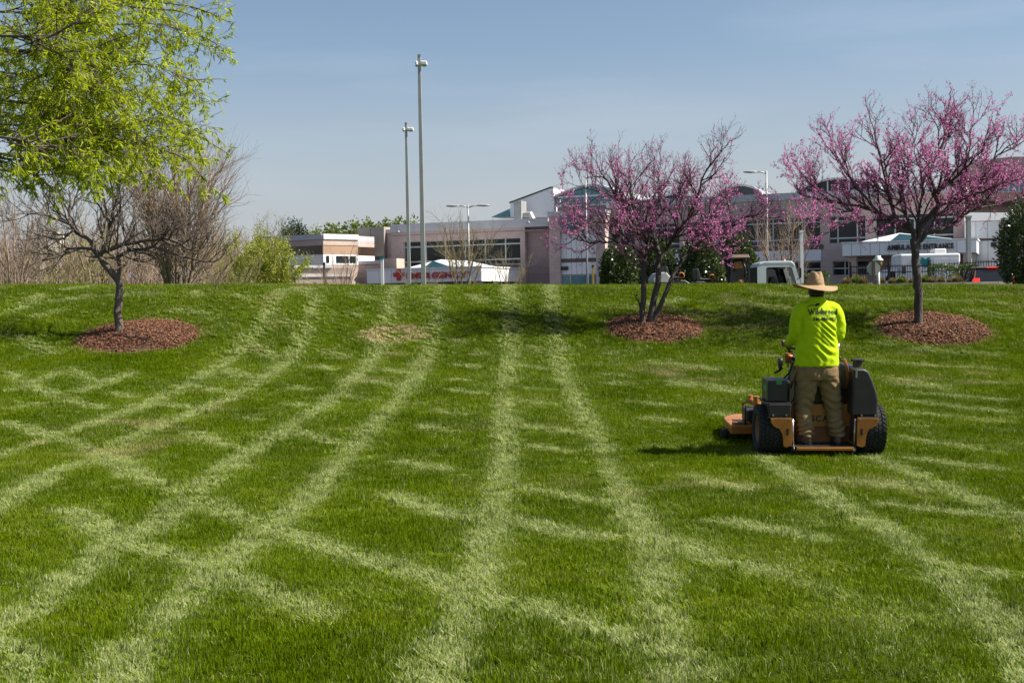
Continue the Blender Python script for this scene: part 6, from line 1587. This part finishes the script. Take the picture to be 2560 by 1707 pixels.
def shirt_folds(c, n_):
    x, y, z = c[:, 0]-CX, c[:, 1], c[:, 2]
    d = np.zeros(len(c))
    back = np.clip(-n_[:, 1]*1.5, 0, 1)
    # diagonal folds falling from the right armpit
    q = (x*.75+z*1.0); w = np.exp(-((x-.10)/.10)**2-((z-1.33)/.13)**2)
    d += .0105*w*np.sin(q*92+4*np.sin(x*9+z*5))*back
    w = np.exp(-((x-.06)/.13)**2-((z-1.12)/.10)**2); d += .0085*w*np.sin((z*1.0+x*.35)*70+3*np.sin(x*14))*back
    w = np.exp(-((x+.10)/.12)**2-((z-1.18)/.22)**2); d += .003*w*np.sin((z*.6-x*1.0)*60+2*np.sin(z*11))*back
    # hem and waist rumples, sleeve creases
    w = np.clip((1.10-z)/.12, 0, 1); d += .004*w*np.sin(np.arctan2(y, x)*13+2*np.sin(z*30))
    arm = np.clip((np.abs(x)-.20)/.03, 0, 1)*np.clip((1.46-z)/.05, 0, 1); d += .0050*arm*np.sin(z*72+x*50+3*np.sin(y*22+z*27)+np.sign(x)*2)*(.4+.6*np.sin(z*31+x*12)**2)
    # crease between back and arm
    d -= .010*np.exp(-((np.abs(x)-.195)/.014)**2)*np.clip((1.49-z)/.06, 0, 1)*np.clip((z-1.16)/.05, 0, 1)*back
    d -= .004*np.exp(-(x/.02)**2)*np.clip((1.55-z)/.1, 0, 1)*np.clip((z-1.05)/.1, 0, 1)*back
    return d
displace(sm, shirt_folds); displace(sm, lambda c, n_: .0016*np.sin(c[:, 0]*47+3)*np.sin(c[:, 2]*39+c[:, 1]*20))
M['lime'] = mat('lime_cloth', (.43, .60, .004), .8, col2=(.39, .55, .004), scale=14, bump=.25, bscale=260, bdist=.003, spec=.15)
shirt = obj_from('shirt', sm, M['lime'], man, True)
bvh = BVHTree.FromPolygons([v.co[:] for v in sm.vertices], [p.vertices[:] for p in sm.polygons])
def on_back(me, x0, z0, k, arch=0.0):
    bm = bmesh.new(); bm.from_mesh(me); bmesh.ops.triangulate(bm, faces=bm.faces); bmesh.ops.subdivide_edges(bm, edges=[e for e in bm.edges if e.calc_length() > .02/k], cuts=1); bm.to_mesh(me); bm.free()
    for v in me.vertices:
        x, z = x0+v.co.x*k, z0+v.co.y*k
        z += arch*(1-((x-CX-.035)/.16)**2) if arch else 0
        h = bvh.ray_cast(Vector((x, -1.0, z)), Vector((0, 1, 0)))
        y = (h[0].y if h[0] else -.15)-.0035
        v.co = (x, y, z)
    me.update(); return me
M['ink'] = mat('shirt_print', (.012, .035, .01), .8)
# Wildwood, drawn with slim serif strokes; leaf and swash above, number below
def serif_word(s, size):
    out = MB(); x = 0.0
    def bar(p, q, w): 
        d = Vector((q[0]-p[0], q[1]-p[1])); nrm = Vector((-d.y, d.x)).normalized()*w/2
        out.add([(p[0]-nrm.x, p[1]-nrm.y, 0), (q[0]-nrm.x, q[1]-nrm.y, 0), (q[0]+nrm.x, q[1]+nrm.y, 0), (p[0]+nrm.x, p[1]+nrm.y, 0)], [(0, 1, 2, 3)])
    def arc(cx, cy, rx, ry, wt, wn):
        n = 14; P = []
        for k in range(n):
            a = 2*math.pi*k/n; P.append((cx+rx*math.cos(a), cy+ry*math.sin(a), 0)); 
        Q = [(cx+(rx-wt)*math.cos(2*math.pi*k/n), cy+(ry-wn)*math.sin(2*math.pi*k/n), 0) for k in range(n)]
        out.add(P+Q, [(k, (k+1) % n, n+(k+1) % n, n+k) for k in range(n)])
    T, N = .21*size, .12*size
    for ch in s:
        if ch == 'W':
            bar((x, size), (x+.30*size, 0), T); bar((x+.30*size, 0), (x+.55*size, size), N); bar((x+.50*size, size), (x+.80*size, 0), T); bar((x+.80*size, 0), (x+1.06*size, size), N)
            bar((x-.12*size, size), (x+.18*size, size), N); bar((x+.92*size, size), (x+1.18*size, size), N); x += 1.22*size
        elif ch == 'w':
            h = .66*size; bar((x, h), (x+.22*size, 0), T); bar((x+.22*size, 0), (x+.40*size, h), N); bar((x+.38*size, h), (x+.60*size, 0), T); bar((x+.60*size, 0), (x+.78*size, h), N); bar((x-.1*size, h), (x+.12*size, h), N); bar((x+.68*size, h), (x+.88*size, h), N); x += .92*size
        elif ch == 'i': bar((x+.12*size, 0), (x+.12*size, .66*size), T); bar((x, .02*size), (x+.26*size, .02*size), N); bar((x+.12*size, .82*size), (x+.12*size, 1.0*size), T); x += .34*size
        elif ch == 'l': bar((x+.12*size, 0), (x+.12*size, 1.08*size), T); bar((x, .02*size), (x+.26*size, .02*size), N); x += .34*size
        elif ch == 'd': arc(x+.28*size, .33*size, .28*size, .35*size, T, N); bar((x+.54*size, 0), (x+.54*size, 1.08*size), T); bar((x+.42*size, 1.05*size), (x+.6*size, 1.05*size), N); x += .74*size
        elif ch == 'o': arc(x+.30*size, .33*size, .30*size, .35*size, T, N); x += .70*size
    return out, x
ww, wx_ = serif_word('Wildwood', .060)
kk = .325/wx_
o = obj_from('shirt_lettering', on_back(ww.mesh('shirt_lettering'), CX-.130, 1.494, kk, .010), M['ink'], shirt)
nm = text_mesh('336-494-1321', .052, 0, .0028); c_ = np.zeros(len(nm.vertices)*3, np.float32); nm.vertices.foreach_get('co', c_); wd = c_.reshape(-1, 3)[:, 0].max()
obj_from('shirt_number', on_back(nm, CX-.092, 1.436, .262/wd), M['ink'], shirt)
tg = text_mesh('LANDSCAPING', .016, 0, .0); tg.vertices.foreach_get('co', np.zeros(len(tg.vertices)*3, np.float32)); 
c_ = np.zeros(len(tg.vertices)*3, np.float32); tg.vertices.foreach_get('co', c_); wd = c_.reshape(-1, 3)[:, 0].max()
obj_from('shirt_tagline', on_back(tg, CX-.070, 1.480, .215/wd), mat('shirt_print_pale', (.12, .22, .01), .8), shirt)
lf = MB(); P = [(0, 0), (.012, .016), (.030, .024), (.050, .026), (.044, .010), (.026, -.002)]; lf.add([(a, b, 0) for a, b in P], [tuple(range(6))])
sw = [(-.055, -.036), (-.062, -.018), (-.050, -.004), (-.02, .004), (.0, .004)]
for (a, b), (c, d) in zip(sw[:-1], sw[1:]): lf.add([(a, b, 0), (c, d, 0), (c, d+.0055, 0), (a-.001, b+.0055, 0)], [(0, 1, 2, 3)])
obj_from('shirt_leaf', on_back(lf.mesh('shirt_leaf'), CX-.066, 1.588, 1.25), M['ink'], shirt)
# khaki trousers
mb = MB()
mb.loft([ring_se((CX+.018*t, y, z), w, d, 2.5, 30) for z, w, d, y, t in ((.80, .235, .135, .012, 1), (.86, .238, .145, .010, .8), (.93, .228, .142, .006, .4), (.99, .218, .136, .004, 0))])
for s_ in (-1, 1):
    kx = .158 if s_ > 0 else -.180; ax = .182 if s_ > 0 else -.162
    limb(mb, [np.array([CX+.018+s_*.112, .012, .84]), np.array([CX+.018+s_*.122, .018, .74]), np.array([(kx+CX+.018+s_*.122)/2, .036, .62]), np.array([kx, .046, .48]), np.array([kx+.3*(ax-kx), .022, .37]), np.array([ax, .002, .27]), np.array([ax, -.002, PB+.085])], [.118, .117, .106, .094, .086, .082, .082], 20, 4)
tm = remesh(mb, .0085, 4, .5)
def trouser_folds(c, n_):
    x, y, z = c[:, 0], c[:, 1], c[:, 2]; a = np.arctan2(y-.02, np.abs(x-CX)-.14)
    side = np.sign(x-CX)
    low = np.clip((.42-z)/.12, 0, 1); kn = np.exp(-((z-.55)/.10)**2); up_ = np.exp(-((z-.74)/.07)**2)
    d = .0115*low*np.sin(z*118+2.6*np.sin(a*1.5+side+z*9)+1.2*np.sin(a*4))
    d += .0080*kn*np.sin(z*74+2.4*np.sin(a*1.7+2+side*1.3))
    d += .0065*up_*np.sin(z*60+x*55*side+1.5)
    d += .003*np.sin(x*36+z*13+1)*np.sin(z*24)
    seat = np.exp(-((x-CX)/.012)**2)*np.clip((z-.80)/.05, 0, 1)*np.clip(-n_[:, 1], 0, 1); d -= .007*seat
    pk = (np.abs(np.abs(x-CX-.01)-.115) < .058) & (z > .845) & (z < .93) & (n_[:, 1] < -.3); d += np.where(pk, .0035, 0)
    return d
displace(tm, trouser_folds)
M['khaki'] = mat('khaki_cloth', (.25, .175, .085), .85, col2=(.19, .13, .062), scale=9, bump=.3, bscale=220, bdist=.003, spec=.2)
obj_from('trousers', tm, M['khaki'], man, True)
# work boots
M['leather'] = mat('boot_leather', (.13, .09, .062), .7, col2=(.08, .056, .04), scale=14, bump=.3, bscale=80)
for s_, ax, toe in ((-1, -.162, R_(24)), (1, .182, R_(-10))):
    mb = MB()
    mb.loft([ring_se((0, y, z), w, d, 2.3, 18) for z, w, d, y in ((.018, .048, .135, .055), (.05, .050, .135, .055), (.075, .046, .115, .045), (.10, .044, .075, .012), (.15, .050, .058, -.002), (.20, .054, .06, -.004), (.215, .056, .062, -.004))])
    bm_ = remesh(mb, .007, 3, .5); displace(bm_, lambda c, n_: .003*np.sin(c[:, 2]*150)*np.clip((c[:, 2]-.07)/.03, 0, 1)*np.clip((.16-c[:, 2])/.03, 0, 1))
    bo = obj_from('boot', bm_, M['leather'], man, True); bo.location = (ax, -.005, PB+.002); bo.rotation_euler = (0, 0, toe)
    MB().loft([ring_se((0, .055, z), .053, .142, 2.3, 20) for z in (0, .022)]).build('sole', M['m_black'], bo)
    for k in range(4): MB().tube([(-.03, .07+.017*k-.02, .105-.010*k), (.03, .07+.017*k-.02, .105-.010*k)], .004, 5).build('lace', M['bark_tan'], bo)
# straw hat with a wide brim
V = []; F = []; na = 64
rad_prof = [(0, .148), (.02, .149), (.045, .150), (.056, .147), (.064, .138), (.072, .115), (.084, .08), (.091, .04), (.096, .010), (.101, .0), (.12, -.002), (.15, -.005), (.175, -.009), (.20, -.014), (.223, -.018), (.231, -.017), (.230, -.025), (.222, -.027), (.175, -.017), (.12, -.009), (.098, -.006)]
for ri, (r, zz) in enumerate(rad_prof):
    for k in range(na):
        a = 2*math.pi*k/na; ca, sa = math.cos(a), math.sin(a); cr = r < .099
        sx, sy = (.95, 1.16) if cr else (1.0, 1.05)
        x, y, z = r*ca*sx, r*sa*sy, zz
        if r < .08: 
            z -= .030*math.exp(-(x/.018)**2)*min(1, zz/.13)            # crease along the crown
            z -= .016*math.exp(-((abs(x)-.055)/.02)**2-((y-.055)/.03)**2)*min(1, zz/.13)
        if not cr:
            t = max(0, (r-.10)/.145)
            z += t**1.5*(.030*abs(ca)**3*(1.25 if ca < 0 else .55) - .050*max(0, -sa)**1.5 - .012*max(0, sa)) + .006*t*math.sin(3*a+1)
        V.append((x, y, z))
nr = len(rad_prof)
for i in range(nr-1):
    for k in range(na): k2 = (k+1) % na; F.append((i*na+k, i*na+k2, (i+1)*na+k2, (i+1)*na+k))
def straw():
    m = bpy.data.materials.new('straw'); m.use_nodes = True; n = m.node_tree.nodes; l = m.node_tree.links; b = n['Principled BSDF']; b.inputs['Roughness'].default_value = .75
    tc = n.new('ShaderNodeTexCoord'); w1 = n.new('ShaderNodeTexWave'); w1.wave_type = 'RINGS'; w1.rings_direction = 'Z'; w1.inputs['Scale'].default_value = 34; w1.inputs['Distortion'].default_value = 1.2
    w2 = n.new('ShaderNodeTexWave'); w2.wave_type = 'BANDS'; w2.bands_direction = 'Z'; w2.inputs['Scale'].default_value = 44; w2.inputs['Distortion'].default_value = 1.0
    nz = n.new('ShaderNodeTexNoise'); nz.inputs['Scale'].default_value = 120
    for q in (w1, w2, nz): l.new(tc.outputs['Object'], q.inputs['Vector'])
    ad = n.new('ShaderNodeMath'); ad.operation = 'ADD'; l.new(w1.outputs['Fac'], ad.inputs[0]); l.new(nz.outputs['Fac'], ad.inputs[1])
    a2 = n.new('ShaderNodeMath'); a2.operation = 'ADD'; l.new(ad.outputs[0], a2.inputs[0]); l.new(w2.outputs['Fac'], a2.inputs[1])
    rp = n.new('ShaderNodeValToRGB'); rp.color_ramp.elements[0].color = (.20, .115, .055, 1); rp.color_ramp.elements[1].color = (.46, .31, .16, 1)
    dv = n.new('ShaderNodeMath'); dv.operation = 'MULTIPLY'; dv.inputs[1].default_value = .36; l.new(a2.outputs[0], dv.inputs[0]); l.new(dv.outputs[0], rp.inputs['Fac']); l.new(rp.outputs['Color'], b.inputs['Base Color'])
    bp = n.new('ShaderNodeBump'); bp.inputs['Strength'].default_value = .6; bp.inputs['Distance'].default_value = .004; l.new(a2.outputs[0], bp.inputs['Height']); l.new(bp.outputs['Normal'], b.inputs['Normal'])
    return m
hat = MB().add(V, F).build('straw_hat', straw(), man, smooth=True); hat.location = (CX-.012, hy-.012, 1.802); hat.rotation_euler = (R_(-1), R_(1.5), R_(6))
